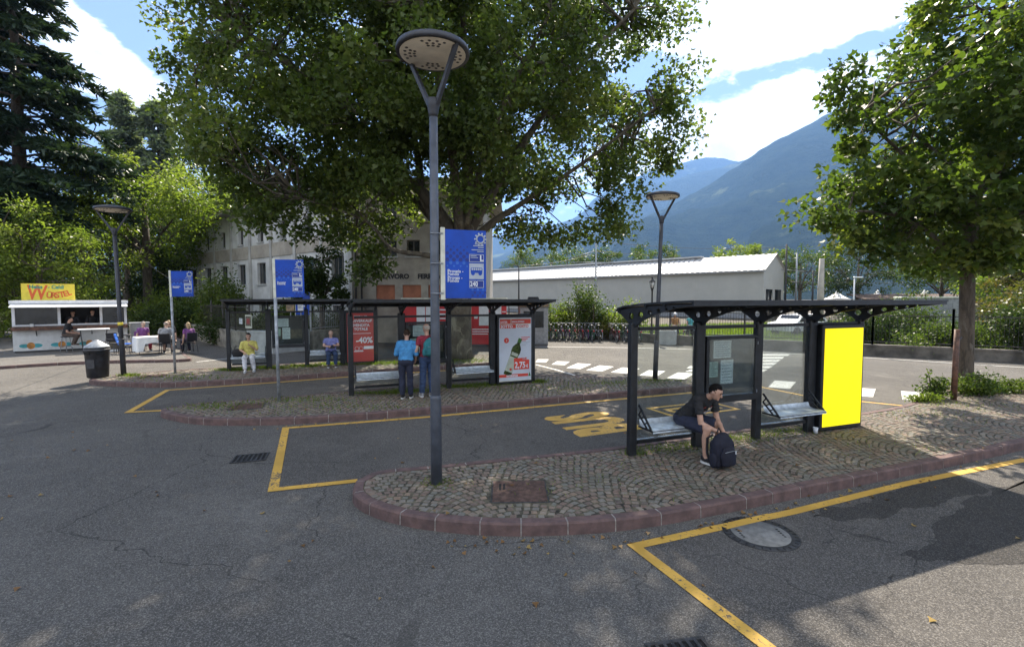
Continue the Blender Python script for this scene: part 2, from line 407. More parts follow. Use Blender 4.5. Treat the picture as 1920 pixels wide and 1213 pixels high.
tint_mat('cobble', [(0, (.085, .062, .050)), (.2, (.145, .088, .064)), (.38, (.140, .112, .088)), (.55, (.112, .112, .092)), (.7, (.145, .132, .112)), (.86, (.185, .122, .080)), (1, (.20, .175, .135))])

struct(MB().poly([(-9000, -3000, -.06), (9000, -3000, -.06), (9000, 12000, -.06), (-9000, 12000, -.06)]).build('ground', MATS['earth']))
road_pts = [(-80, -40), (60, -40), (60, 2.8), (26, 13.8), (19.6, 18.3), (15.7, 20.85), (11.5, 23.7), (7.3, 27.7), (5.2, 29.6), (0, 31), (-12, 30), (-24, 36), (-60, 50), (-80, 50)]
struct(MB().poly([(x, y, 0) for x, y in road_pts]).build('road', MATS['asphalt']))
# darker resurfaced strips of the bays between the islands
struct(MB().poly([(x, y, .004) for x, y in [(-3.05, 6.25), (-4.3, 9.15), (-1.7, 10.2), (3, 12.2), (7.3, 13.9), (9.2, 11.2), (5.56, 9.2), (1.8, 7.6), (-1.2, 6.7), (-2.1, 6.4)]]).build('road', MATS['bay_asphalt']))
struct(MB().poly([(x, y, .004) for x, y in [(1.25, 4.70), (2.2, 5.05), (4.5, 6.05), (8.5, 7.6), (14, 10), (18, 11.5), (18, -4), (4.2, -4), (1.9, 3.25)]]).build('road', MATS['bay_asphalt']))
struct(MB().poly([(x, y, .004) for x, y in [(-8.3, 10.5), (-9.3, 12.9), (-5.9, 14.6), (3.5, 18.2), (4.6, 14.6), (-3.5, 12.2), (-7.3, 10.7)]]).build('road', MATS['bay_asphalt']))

def strip(pts, w, z, mi_name, name='road_marking'):
    P = [Vector((*p, 0)) for p in pts]; mb = MB(); L = []; Rr = []
    for i, p in enumerate(P):
        a = (P[i]-P[i-1]).normalized() if i else None; b = (P[i+1]-P[i]).normalized() if i < len(P)-1 else None
        d = (a or b) if (a is None or b is None) else (a+b).normalized()
        k = 1/max(.35, d.dot(a)) if (a and b) else 1; n = Vector((-d.y, d.x, 0))*w/2*k; L.append(p+n); Rr.append(p-n)
    for i in range(len(P)-1): mb.add([(*L[i][:2], z), (*Rr[i][:2], z), (*Rr[i+1][:2], z), (*L[i+1][:2], z)], [(0, 1, 2, 3)])
    return struct(mb.build(name, MATS[mi_name]))

# island outlines (counter-clockwise, outer foot of the kerb)
isl1 = spline([(-2.04, 6.12), (-1.97, 5.80), (-1.80, 5.55), (-1.46, 5.29), (-.98, 5.08), (-.34, 4.95), (.25, 4.93), (.95, 5.0), (1.65, 5.17), (2.79, 5.58), (4.54, 6.25), (6.36, 6.95), (8.5, 7.83), (12, 9.35), (14.6, 10.7), (15.6, 12.2), (14.8, 13.4), (13.0, 13.35), (11.2, 12.45), (8.6, 10.5), (5.56, 9.17), (1.83, 7.62), (0, 7.04), (-1.2, 6.68), (-1.72, 6.55), (-1.98, 6.36)], 4)[:-1]
isl2 = spline([(-7.52, 10.2), (-7.35, 9.95), (-6.65, 9.55), (-5.87, 9.33), (-4.63, 9.36), (-3.36, 9.67), (-1.72, 10.23), (.5, 11.13), (3.0, 12.13), (5.05, 12.92), (5.7, 13.35), (5.75, 13.75), (5.3, 13.95), (3.9, 13.95), (1.6, 14.75), (-.3, 14.2), (-2.2, 13.2), (-4.32, 12.1), (-5.56, 11.42), (-6.65, 10.98), (-7.25, 10.66)], 4)[:-1]
isl3 = spline([(-12.5, 14.25), (-12.3, 13.85), (-11.55, 13.55), (-9.85, 13.33), (-8.31, 13.75), (-6.56, 14.65), (-4.6, 15.75), (-2.4, 16.75), (-.6, 17.7), (.2, 18.6), (-.2, 19.6), (-1.6, 20.1), (-3.6, 19.6), (-6.2, 18.3), (-8.3, 17.2), (-9.78, 16.45), (-11.1, 15.72), (-11.85, 15.1), (-12.4, 14.6)], 4)[:-1]
isl1, isl2, isl3 = [[(p.x, p.y) for p in q] for q in (isl1, isl2, isl3)]

def kerb(outline, hgt, bl, width=.13, name='kerb'):
    """kerb stones with a chamfered edge and mortar between them"""
    O = [Vector((*p, 0)) for p in outline]; n = len(O); mb = MB(); seg = []
    I = [Vector((*p, 0)) for p in inset(outline, width)]
    cum = 0.0; cut = []
    for i in range(n):
        d = (O[(i+1) % n]-O[i]).length; k = max(1, round(d/bl)) if d > bl*1.4 else 1
        for j in range(k): seg.append((O[i].lerp(O[(i+1) % n], j/k), I[i].lerp(I[(i+1) % n], j/k)))
    # merge short pieces into stones of about bl
    st = [seg[0]]; idx = [0]
    for i in range(1, len(seg)):
        cum += (seg[i][0]-seg[i-1][0]).length
        if cum >= bl*.9: idx.append(i); cum = 0
    idx.append(len(seg))
    for a, b in zip(idx[:-1], idx[1:]):
        pts = [seg[i % len(seg)] for i in range(a, b+1)]
        jz = random.uniform(-.004, .004); g = .007
        for (p0, q0), (p1, q1), first, last in [(pts[i], pts[i+1], i == 0, i == len(pts)-2) for i in range(len(pts)-1)]:
            d = (p1-p0).normalized(); e = (q1-q0).normalized() if (q1-q0).length > 1e-6 else d
            if first: p0 = p0+d*g; q0 = q0+e*g
            if last: p1 = p1-d*g; q1 = q1-e*g
            pr = []
            for p, q in ((p0, q0), (p1, q1)):
                w = (q-p).normalized(); h = hgt+jz
                pr.append([p+Vector((0, 0, -.05)), p+w*.006+Vector((0, 0, h-.022)), p+w*.022+Vector((0, 0, h)), q+Vector((0, 0, h)), q+Vector((0, 0, -.05))])
            vs = pr[0]+pr[1]; mb.add(vs, [(0, 5, 6, 1), (1, 6, 7, 2), (2, 7, 8, 3), (3, 8, 9, 4)], 0)
            if first: mb.add(pr[0], [(0, 1, 2, 3, 4)], 0)
            if last: mb.add(pr[1], [(4, 3, 2, 1, 0)], 0)
        p, q = pts[-1]; w = (q-p).normalized(); d = Vector((-w.y, w.x, 0))*g*1.4; h = hgt-.003
        for sgn in (1,):
            a_ = [p+w*.004, p+w*.026+Vector((0, 0, h)), q+Vector((0, 0, h))]; a_[0] = a_[0]+Vector((0, 0, -.03)); m_ = p+w*.010+Vector((0, 0, h-.020))
            A = [a_[0]-d, m_-d, a_[1]-d, a_[2]-d]; B = [a_[0]+d, m_+d, a_[1]+d, a_[2]+d]
            mb.add(A+B, [(0, 4, 5, 1), (1, 5, 6, 2), (2, 6, 7, 3)], 1)
    return struct(mb.build(name, [MATS['kerb_stone'], MATS['mortar']]))

def cobbles(outline, ang, size, skip=(), W=1.15, seed=1):
    """segmental-arc setts; every sett is real geometry"""
    rg = np.random.default_rng(seed); ins = inset(outline, .135+size*.45); P = np.array(outline); ca, sa = math.cos(ang), math.sin(ang)
    U = P[:, 0]*ca+P[:, 1]*sa; V = -P[:, 0]*sa+P[:, 1]*ca
    Rr = W/(2*math.sin(R(47))); pos = []
    nc0 = int(math.floor(U.min()/W))-1; nc1 = int(math.ceil(U.max()/W))+1
    for c in range(nc0, nc1+1):
        uc = c*W+W/2; k0 = V.min()-Rr; step = size*1.08
        for k in range(int((V.max()-k0)/step)+3):
            vb = k0+k*step+(.5*step if c % 2 else 0); n = int(round(2*R(46)*Rr/(size*1.06)))
            for i in range(n):
                th = -R(46)+2*R(46)*(i+.5+(.5 if k % 2 else 0)*.8)/n
                if abs(th) > R(47.5): continue
                pos.append((uc+Rr*math.sin(th), vb+Rr*math.cos(th)-Rr*.7, th, math.cos(th)))
    pos = np.array(pos); X = pos[:, 0]*ca-pos[:, 1]*sa; Y = pos[:, 0]*sa+pos[:, 1]*ca
    ok = in_poly(X, Y, ins)
    for (x0, y0, x1, y1) in skip: ok &= ~((X > x0) & (X < x1) & (Y > y0) & (Y < y1))
    X, Y, th, cs = X[ok], Y[ok], pos[ok, 2], pos[ok, 3]
    # one row of setts along the kerb
    row = inset(outline, .135+size*.5); D = [Vector(p) for p in row]; L = []
    for i in range(len(D)):
        a, b = D[i], D[(i+1) % len(D)]; m = max(1, int((b-a).length/(size*1.05)))
        for j in range(m): q = a.lerp(b, (j+.5)/m); e = b-a; L.append((q.x, q.y, math.atan2(e.y, e.x)-ang))
    L = np.array(L); n0 = len(X)
    X = np.r_[X, L[:, 0]]; Y = np.r_[Y, L[:, 1]]; rot = np.r_[-th, L[:, 2]]+ang; hb = np.r_[cs, np.ones(len(L))]
    N = len(X); rot = rot+rg.normal(0, .06, N); a = size*.468*rg.uniform(.84, 1.04, N); b = size*.468*hb*rg.uniform(.86, 1.04, N)
    X = X+rg.normal(0, size*.035, N); Y = Y+rg.normal(0, size*.035, N)
    z = K-.004+rg.normal(0, .0016, N); jit = rg.uniform(.85, 1.0, (N, 4))
    cx = np.stack([-a, a, a, -a], 1)*jit; cy = np.stack([-b, -b, b, b], 1)*jit
    cr, sr = np.cos(rot)[:, None], np.sin(rot)[:, None]
    def ring(f, zz): return np.stack([X[:, None]+f*(cx*cr-cy*sr), Y[:, None]+f*(cx*sr+cy*cr), np.repeat(zz[:, None], 4, 1)+rg.normal(0, .0012, (N, 4))], 2)
    top = ring(.84, z); mid = ring(1.0, z-.010); bot = ring(1.0, z-.035)
    quads = [top]
    for r0, r1 in ((top, mid), (mid, bot)):
        for i in range(4): j = (i+1) % 4; quads.append(np.stack([r1[:, i], r1[:, j], r0[:, j], r0[:, i]], 1))
    Vq = np.concatenate(quads, 0); tint = np.tile(rg.uniform(0, 1, N), len(quads))
    return struct(np_mesh('pavement', Vq, 4, MATS['cobble'], tint=tint))

def island(outline, ang, size, skip=(), seed=1, bl=.42):
    ins = inset(outline, .12)
    struct(MB().poly([(x, y, K-.0095) for x, y in ins]).build('pavement', MATS['joint_soil']))
    cobbles(outline, ang, size, skip, seed=seed); kerb(outline, K, bl)
island(isl1, R(20.4), .093, [(-.29, 5.42, .47, 6.16)], 1)
island(isl2, R(23.5), .105, [(-6.15, 10.1, -5.45, 10.7)], 2)
island(isl3, R(24.6), .12, [], 3)

# walk in front of the snack stand
walk = spline([(-40, 13.5), (-24, 15.6), (-18.82, 16.5), (-17.5, 17.35), (-16.6, 17.95), (-15.2, 18.4), (-13.4, 18.65), (-12.85, 18.9), (-12.95, 19.3), (-14, 20.5), (-16.2, 23.5), (-19.5, 28.2), (-27, 35), (-42, 40)], 3)
walk = [(p.x, p.y) for p in walk]
struct(MB().poly([(x, y, .105) for x, y in inset(walk, .1)]).build('pavement', MATS['walk_asphalt'])); kerb(walk, .11, .9)

# painted markings
YL = 'yellow_paint'; Z1 = .0085
strip([(7.99, 7.33), (5.36, 6.37), (3.27, 5.49), (2.15, 5.07), (1.24, 4.72), (1.84, 3.30), (4.4, -2.8)], .115, Z1, YL)
strip([(-2.12, 6.46), (-3.12, 6.15), (-4.36, 9.13), (-1.7, 10.02), (.55, 10.93), (3.05, 11.93), (5.1, 12.72)], .125, Z1, YL)
strip([(7.0, 13.45), (7.5, 12.2), (9.1, 11.05)], .10, Z1, YL)
strip([(-7.5, 10.66), (-8.42, 10.42), (-9.38, 12.95), (-8.25, 13.5), (-6.5, 14.42), (-4.5, 15.55), (-2.3, 16.5)], .13, Z1, YL)
def marking(mb, mat): return struct(mb.build('road_marking', MATS[mat]))
mb = MB(); M = basis((2.52, 9.05, Z1), (-.39, .92, 0), (-.92, -.39, 0))
mb.flat(text_vf('BUS', 1.0, 'LEFT', .05, .93), M @ Matrix.Diagonal((.98, 1.9, 1, 1))); marking(mb, YL)
ex, ey = Vector((.92, .39, 0)), Vector((-.39, .92, 0))
def frame_marking(c, w, h, t):
    c = Vector((*c, Z1)); pts = [c-ex*w/2-ey*h/2, c+ex*w/2-ey*h/2, c+ex*w/2+ey*h/2, c-ex*w/2+ey*h/2]; pi = [c-ex*(w/2-t)-ey*(h/2-t), c+ex*(w/2-t)-ey*(h/2-t), c+ex*(w/2-t)+ey*(h/2-t), c-ex*(w/2-t)+ey*(h/2-t)]
    return MB().add(pts+pi, [(0, 1, 5, 4), (1, 2, 6, 5), (2, 3, 7, 6), (3, 0, 4, 7)])
marking(frame_marking((4.1, 10.75), 1.9, .95, .10), YL); marking(frame_marking((4.1, 10.75), 1.35, .45, .14), YL)
for q in [[(.92, 18.72), (1.05, 19.6), (1.51, 19.6), (1.33, 18.63)], [(1.5, 18.05), (1.79, 19.0), (2.28, 18.85), (1.98, 17.9)], [(1.95, 17.14), (2.53, 18.41), (3.02, 18.11), (2.42, 16.88)], [(2.58, 16.62), (3.27, 17.82), (3.73, 17.47), (3.07, 16.32)],
          [(3.34, 16.14), (4.0, 17.27), (4.56, 17.0), (3.88, 15.86)], [(4.14, 15.5), (4.76, 16.62), (5.28, 16.4), (4.63, 15.25)], [(4.85, 14.94), (5.6, 16.1), (6.1, 15.9), (5.32, 14.7)], [(6.05, 14.2), (6.8, 15.3), (7.3, 15.05), (6.5, 13.95)],
          [(7.22, 13.41), (8.0, 14.5), (8.5, 14.25), (7.68, 13.15)], [(8.6, 12.3), (9.5, 13.4), (10.05, 13.15), (9.15, 12.05)], [(9.65, 11.75), (10.51, 12.86), (11.01, 12.64), (10.2, 11.55)]]:
    marking(MB().add([(x, y, .0045) for x, y in q], [(0, 1, 2, 3)] if True else []), 'white_paint')
for q in [[(8.76, 20.8), (12.03, 20.8), (12.48, 21.45), (9.11, 21.45)], [(8.05, 19.74), (11.18, 19.74), (11.63, 20.4), (8.4, 20.4)], [(7.41, 18.8), (10.47, 18.8), (10.93, 19.42), (7.75, 19.42)], [(6.82, 17.92), (9.82, 17.92), (10.29, 18.5), (7.16, 18.5)],
          [(6.24, 17.06), (9.2, 17.06), (9.66, 17.63), (6.58, 17.63)], [(5.9, 16.25), (8.57, 16.25), (9.02, 16.8), (6.3, 16.8)]]:
    marking(MB().add([(x, y, .0045) for x, y in q], [(0, 1, 2, 3)]), 'white_paint')
strip([(-1.5, 25.6), (1.4, 24.75), (5.4, 24.3), (8.4, 23.6), (11.2, 22.4), (13.6, 20.9), (15.2, 19.9), (17.0, 18.5), (19.0, 16.9), (25, 12.2)], .12, .0045, 'white_paint')
strip([(.9, 18.0), (1.5, 16.8), (2.05, 15.5)], .09, .0052, 'white_paint'); strip([(-12.4, 18.75), (-11.6, 20.3), (-8.6, 24.7)], .12, .0045, 'white_paint')
strip([(11.4, 11.4), (12.8, 12.2), (15, 13.9), (18, 14.6)], .12, .0052, 'white_paint')

def painted_shade(outline, seed):  # ragged dark sheet that paints shade onto the road
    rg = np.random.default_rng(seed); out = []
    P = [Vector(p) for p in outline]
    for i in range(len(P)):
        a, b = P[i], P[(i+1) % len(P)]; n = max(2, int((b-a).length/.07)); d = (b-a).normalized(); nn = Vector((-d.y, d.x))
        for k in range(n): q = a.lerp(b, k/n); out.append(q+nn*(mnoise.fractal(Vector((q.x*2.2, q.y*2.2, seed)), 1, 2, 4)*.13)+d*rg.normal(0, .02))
    return struct(MB().poly([(p.x, p.y, .0062) for p in out]).build('road', MATS['shade_asphalt']))
asphalt_mat('shade_asphalt', (.050, .046, .042), (.042, .040, .037), (.060, .055, .050), crack=False)  # asphalt colour darkened to stand in for shade
painted_shade([(3.40, 5.42), (4.1, 5.72), (5.2, 6.22), (6.2, 6.62), (6.3, 6.10), (5.4, 5.80), (4.5, 5.50), (3.7, 5.22)], 3); painted_shade([(3.75, 4.55), (4.35, 4.90), (4.9, 5.35), (6.0, 6.0), (7.3, 6.6), (7.0, 5.6), (5.6, 4.9), (4.85, 4.45), (4.3, 4.42)], 4)

# mountains: three ranges at their real distances
def forest_mat(name, a, b):
    m = bpy.data.materials.new(name); m.use_nodes = True; t = NT(m.node_tree); p = t.n['Principled BSDF']; tc = t.new('ShaderNodeTexCoord').outputs['Object']
    f = t.noise(tc, .012, 9, .68, .2); g = t.noise(tc, .0022, 6, .6)
    c = t.mix(t.smooth(f, .35, .65), a, b); c = t.mix(t.smooth(g, .60, .68), c, (.10, .115, .05)); t.l.new(c, p.inputs['Base Color']); p.inputs['Roughness'].default_value = 1; p.inputs['Specular IOR Level'].default_value = 0
    bn = t.new('ShaderNodeBump'); bn.inputs['Strength'].default_value = 1; bn.inputs['Distance'].default_value = 30; t.l.new(t.noise(tc, .03, 8, .7), bn.inputs['Height']); t.l.new(bn.outputs[0], p.inputs['Normal'])
    MATS[name] = m; return m
forest_mat('forest_slope', (.013, .021, .014), (.026, .036, .020))
def mountain(ridge, Y, foot, seed, amp):
    """ridge: (x/y, z/y) of the skyline seen along the valley; the slope runs from its foot to the ridge and down behind"""
    pts = spline([(a*Y, b*Y+2.5, 0) for a, b in ridge], 14); mb = MB(); rows = []; NT_ = 26
    for p in pts:
        col = []
        for k in range(NT_+1):
            t = k/NT_; yy = foot+(Y-foot)*t; xx = p.x*(yy/Y)**.55 if True else p.x
            xx = p.x*(.72+.28*t); h = p.y*(t**1.12)
            nz = mnoise.fractal(Vector((xx/420+seed, yy/420, seed)), 1.0, 2.1, 6)
            h2 = h+nz*amp*math.sin(math.pi*min(1, t*.97))+mnoise.noise(Vector((xx/60, yy/60, seed)))*9*t
            yy2 = yy+nz*120*math.sin(math.pi*t); col.append((xx, yy2, max(-1, h2) if k else -1.0))
        col.append((p.x*1.03, Y*1.25, p.y*.4)); rows.append(col)
    n = len(rows[0]); vs = [v for c in rows for v in c]; fs = [(i*n+k, (i+1)*n+k, (i+1)*n+k+1, i*n+k+1) for i in range(len(rows)-1) for k in range(n-1)]
    mb.add(vs, fs, 0, True); return struct(mb.build('hill', MATS['forest_slope']))
mountain([(-.02, .07), (.045, .09), (.15, .125), (.27, .165), (.37, .215), (.437, .255), (.50, .295), (.576, .339), (.669, .394), (.757, .431), (.88, .485), (1.05, .52), (1.5, .52), (2.4, .45)], 2900, 900, 3.1, 150)
mountain([(-1.6, .10), (-.9, .09), (-.5, .085), (-.18, .068), (-.02, .093), (.045, .115), (.155, .155), (.24, .201), (.27, .224), (.363, .253), (.47, .279), (.6, .33), (.9, .36)], 4600, 2000, 8.3, 120)
mountain([(-.6, .06), (-.2, .10), (.1, .155), (.178, .21), (.27, .255), (.33, .27), (.41, .288), (.52, .27), (.8, .25)], 5600, 4300, 5.7, 120)

# ------------------------------------------------------------------ trees and plants
def bark_mat(name, a, b, c, sc=5, stretch=.5):
    m = bpy.data.materials.new(name); m.use_nodes = True; t = NT(m.node_tree); p = t.n['Principled BSDF']; tc = t.new('ShaderNodeTexCoord').outputs['Object']
    v = t.mapping(tc, (1, 1, stretch)); f = t.noise(v, sc, 6, .65, .6); g = t.noise(v, sc*.5, 4, .6, 1.2)
    cc = t.mix(t.smooth(f, .42, .55), a, b); cc = t.mix(t.smooth(g, .56, .62), cc, c); t.l.new(cc, p.inputs['Base Color']); p.inputs['Roughness'].default_value = .9
    bn = t.new('ShaderNodeBump'); bn.inputs['Strength'].default_value = .8; bn.inputs['Distance'].default_value = .03; t.l.new(t.noise(v, sc*5, 6, .7), bn.inputs['Height']); t.l.new(bn.outputs[0], p.inputs['Normal'])
    MATS[name] = m
bark_mat('plane_bark', (.065, .052, .036), (.10, .085, .06), (.17, .15, .105), 5, .6)
bark_mat('dark_bark', (.055, .042, .03), (.10, .078, .056), (.13, .11, .085), 9, .25)
leaf_mat('plane_leaf', (.058, .084, .024), (.105, .145, .036), (.185, .21, .055), .54, .4)
leaf_mat('young_leaf', (.052, .085, .016), (.095, .140, .026), (.19, .21, .042), .54, .45)
leaf_mat('lime_leaf', (.10, .145, .024), (.17, .22, .04), (.26, .29, .07), .55, .15)
leaf_mat('mid_leaf', (.045, .075, .016), (.085, .125, .026), (.16, .19, .045), .45, .15)
leaf_mat('dark_leaf', (.028, .048, .014), (.048, .075, .02), (.08, .11, .03), .35, .12)
leaf_mat('rust_leaf', (.06, .075, .02), (.11, .11, .03), (.20, .13, .05), .42, .12)
leaf_mat('needle', (.020, .036, .020), (.034, .056, .030), (.060, .085, .045), .2, .25)
leaf_mat('pine_needle', (.20, .23, .19), (.25, .28, .22), (.30, .33, .26), .6, .2)
leaf_mat('grass', (.08, .13, .018), (.15, .21, .03), (.25, .28, .05), .5, .2)
leaf_mat('dry_leaf', (.16, .08, .03), (.24, .13, .05), (.34, .24, .08), .3, .3)

def limb_path(p, q, sag=.0, wob=.15, n=5, rg=None):
    p, q = Vector(p), Vector(q); L = (q-p).length; out = [p]
    for k in range(1, n+1):
        t = k/n; w = Vector(rg.normal(size=3))*wob*L*.25*math.sin(math.pi*t) if rg is not None else Vector()
        out.append(p.lerp(q, t)+w+Vector((0, 0, sag*L*math.sin(math.pi*t))))
    return out
def crown_points(ells, n, rg, hollow=.45, zmin=-1e9):
    """cluster centres spread through a union of ellipsoids, denser towards the outside"""
    vol = np.array([a[3]*a[4]*a[5] for a in ells], float); vol /= vol.sum(); out = []
    while len(out) < n:
        e = ells[rg.choice(len(ells), p=vol)]; d = rg.normal(size=3); d /= np.linalg.norm(d); r = (hollow**3+(1-hollow**3)*rg.random())**(1/3)
        r *= 1+.16*mnoise.noise(Vector(d*2.2)+Vector((e[0], e[1], e[2])))
        p = np.array(e[:3])+d*np.array(e[3:6])*r
        if p[2] > zmin: out.append(p)
    return np.array(out)
def tree(name, label, base, trunk, limbs, ells, nclus, nleaf, size, leaf, bark, tmpl=LOBED, clus_r=(.7, 1.3), zmin=-1e9, seed=1, group=None, hollow=.45, avoid=None, up=.5, flat=.75, twig=.03, extra=None, cat='tree'):
    rg = np.random.default_rng(seed); o = thing(name, label, cat, base, group=group); B = np.array(base)
    tm = MB(); skel = []
    tm.tube([Vector(p)-Vector(base) for p, r in trunk], [r for p, r in trunk], 14); skel += [np.array(p) for p, r in trunk[-2:]]
    for pts, r0, r1 in limbs:
        sp = spline(pts, 4); k = len(sp); tm.tube([p-Vector(base) for p in sp], [r0+(r1-r0)*(i/(k-1))**.8 for i in range(k)], 8); skel += [np.array(p) for p in sp[2:]]
    S = np.array(skel); C = crown_points(ells, nclus, rg, hollow, zmin)
    if avoid is not None: C = C[~avoid(C)]
    if extra is not None: C = np.r_[C, np.array(extra, float)]
    for c in C:
        d = np.linalg.norm(S-c, axis=1)+.35*np.maximum(0, S[:, 2]-c[2]); s = S[np.argmin(d)]; L = np.linalg.norm(s-c)
        if L > .4:
            pth = limb_path(s, c, .06, .5, 4, rg); r = min(twig*(.5+L*.35), .11); tm.tube([p-Vector(base) for p in pth], [r, r*.8, r*.6, r*.4, r*.18], 5, cap=False)
    tm.build('trunk', MATS[bark], o)
    per = max(4, int(nleaf/len(C))); rad = rg.uniform(*clus_r, len(C)); cc = np.repeat(C, per, 0); rr = np.repeat(rad, per)
    d = rg.normal(size=(len(cc), 3)); d /= np.linalg.norm(d, axis=1)[:, None]; r = rg.random(len(cc))**.55
    P = cc+d*(r*rr)[:, None]*np.array([1, 1, flat]); base_t = np.repeat(rg.normal(.42, .17, len(C)), per); tint = np.clip(base_t+rg.normal(0, .17, len(cc)), 0, 1)
    sz = size*rg.uniform(.6, 1.15, len(cc)); V = leaf_polys(P, sz, tmpl, up, d+np.array([0, 0, -.45]), rg)
    np_mesh('crown', V-B, len(tmpl), MATS[leaf], o, tint); return o

# the great plane tree
PB = (-2.1, 18.9, K-.03)
plimbs = [([(-2.0, 18.9, 4.6), (-3.2, 18.6, 6.3), (-4.4, 18.2, 7.4), (-6.8, 17.4, 9.9), (-9.4, 16.8, 11.8)], .30, .06),
          ([(-2.3, 18.8, 4.8), (-3.4, 18.9, 6.3), (-3.7, 19.1, 8.1), (-4.4, 19.6, 11.1), (-5.2, 20, 15.0)], .26, .05),
          ([(-1.9, 18.9, 4.8), (-1.7, 18.7, 7), (-1.75, 18.3, 10), (-1.8, 18, 13), (-2.2, 18, 17)], .30, .05),
          ([(-1.8, 18.9, 4.8), (-1.2, 18.6, 5.8), (.4, 18.2, 8.2), (2.1, 17.6, 10.4), (4.2, 17, 12.4)], .25, .05),
          ([(-1.7, 18.9, 4.6), (-.8, 18.8, 5.4), (.3, 18.7, 6.1), (2.6, 18.2, 7.5), (5.2, 17.8, 9.4)], .19, .04),
          ([(-2.4, 18.7, 4.0), (-3.4, 18.2, 4.15), (-4.5, 17.9, 4.35), (-5.3, 17.6, 5.3), (-7.4, 17.0, 6.0)], .13, .03),
          ([(-1.9, 19.2, 4.6), (-1.5, 21, 6.6), (-.9, 23, 9), (0, 25, 12)], .26, .05), ([(-2.2, 19.2, 4.6), (-4.4, 21, 7), (-7, 23, 10)], .24, .05),
          ([(-2.0, 18.6, 5.0), (-2.2, 17, 8.5), (-2.8, 15, 11.5), (-3, 13.4, 13.4)], .22, .04), ([(-1.8, 18.6, 5.2), (-.6, 17, 8.5), (1.2, 15, 11.2)], .18, .04)]
def avoid_trunk(C): return (np.hypot(C[:, 0]+2.1, C[:, 1]-18.9) < 2.4) & (C[:, 2] < 6.6) | ((C[:, 1] < 18) & (C[:, 2] < 5.6) & (C[:, 0] < 1.0) & (C[:, 0] > -4.5)) | (C[:, 2] < 4.7) | (C[:, 2] < 5.3+1.25*(-9.3-C[:, 0])) | (C[:, 0] < -12.9) | ((C[:, 0] > 3.0) & (C[:, 1] < 17.4)) | ((C[:, 0]-.1*C[:, 2]/1.07 > 2.5) & (C[:, 1]-C[:, 2]/1.07 < 5.4))
pex = [(-5.2, 18.0, 4.4), (-5.0, 18.0, 3.8), (-5.5, 17.9, 3.5), (2.4, 18.6, 4.9), (3.1, 18.2, 5.2), (1.6, 18.8, 4.9), (3.7, 18.4, 5.9), (4.3, 18.6, 6.4), (.9, 19.2, 5.0), (4.0, 18.3, 5.2), (-11.0, 18.4, 7.3), (-12.0, 18.6, 9.2), (-12.9, 18.6, 11.4), (-12.7, 18.4, 12.8), (-12.3, 18.4, 10.2), (-10.3, 18.2, 6.4), (-12.4, 18.6, 14.2), (-11.6, 18.4, 8.3), (-9.0, 17.3, 5.3), (-7.6, 17.4, 5.0), (-8.2, 17.0, 5.8), (-9.6, 17.4, 6.4), (-6.4, 17.6, 4.9), (6.1, 17.8, 10.6), (5.8, 18, 9.6), (6.2, 17.8, 8.9), (5.4, 17.8, 8.0), (6.0, 17.8, 12.6), (5.7, 17.9, 7.4)]
tree('plane_tree', 'huge spreading plane tree with mottled trunk and dark crown on the middle island edge', PB,
     [((-2.1, 18.9, K-.03), .60), ((-2.1, 18.9, .5), .53), ((-2.1, 18.9, 1.6), .50), ((-2.08, 18.9, 3.2), .50), ((-2.0, 18.9, 4.4), .50), ((-1.95, 18.9, 5.1), .40)],
     plimbs, [(-3.4, 19.2, 11.4, 9.6, 6.2, 6.6), (-6.5, 18.4, 8.2, 6.2, 5, 3.6), (1.4, 18.6, 8.6, 4.9, 5, 3.8), (-3, 20, 15, 8, 6.5, 4.5), (-9.0, 18.2, 9.4, 3.2, 3.4, 3.4)], 640, 158000, .172, 'plane_leaf', 'plane_bark', zmin=4.5, clus_r=(.55, 1.25), seed=3, avoid=avoid_trunk, extra=pex, hollow=.3)

tree('maple_tree', 'young broad leaved street tree with slim trunk beside a wooden stake', (11.5, 12.1, K-.02),
     [((11.5, 12.1, K-.02), .20), ((11.5, 12.1, .6), .165), ((11.48, 12.1, 1.8), .155), ((11.44, 12.1, 3.0), .15), ((11.5, 12.1, 4.6), .13), ((11.8, 12.1, 7), .09), ((12, 12.2, 9.4), .04)],
     [([(11.45, 12.1, 3.1), (10.4, 11.9, 4.0), (9.2, 11.7, 4.5), (7.8, 11.6, 4.6)], .07, .02), ([(11.46, 12.1, 3.4), (12.6, 11.8, 4.4), (14.2, 11.5, 5.2)], .07, .02), ([(11.5, 12.1, 4), (10.4, 12.3, 5.6), (9, 12.2, 6.8), (8.1, 12.1, 7.9)], .07, .02),
      ([(11.5, 12, 3.6), (11.6, 10.8, 4.6), (11.6, 9.6, 5.4)], .06, .02), ([(11.6, 12.1, 5), (13, 12.4, 6.6), (14, 12.6, 8.4)], .06, .02), ([(11.6, 12.2, 5.4), (11, 13.4, 7), (10.6, 14.4, 8.4)], .06, .02)],
     [(12.3, 12.1, 6.1, 3.9, 3.3, 3.0), (12.9, 12.2, 8.6, 3.1, 3.0, 2.7), (11.2, 12, 4.6, 3.0, 2.8, 1.4)], 205, 38000, .16, 'young_leaf', 'dark_bark', clus_r=(.32, .82), zmin=3.25, seed=5,
     extra=[(7.85, 11.8, 7.4), (8.0, 11.8, 6.8), (8.1, 11.9, 7.9), (8.3, 11.9, 6.2), (7.3, 11.7, 4.6), (7.7, 11.7, 4.4), (8.2, 11.7, 5.5), (8.6, 11.8, 4.0), (8.2, 11.8, 3.9), (9.0, 11.8, 3.7), (9.5, 11.8, 3.6), (8.8, 11.9, 6.8), (8.4, 11.9, 4.9), (9.6, 11.9, 8.0)], hollow=.3)

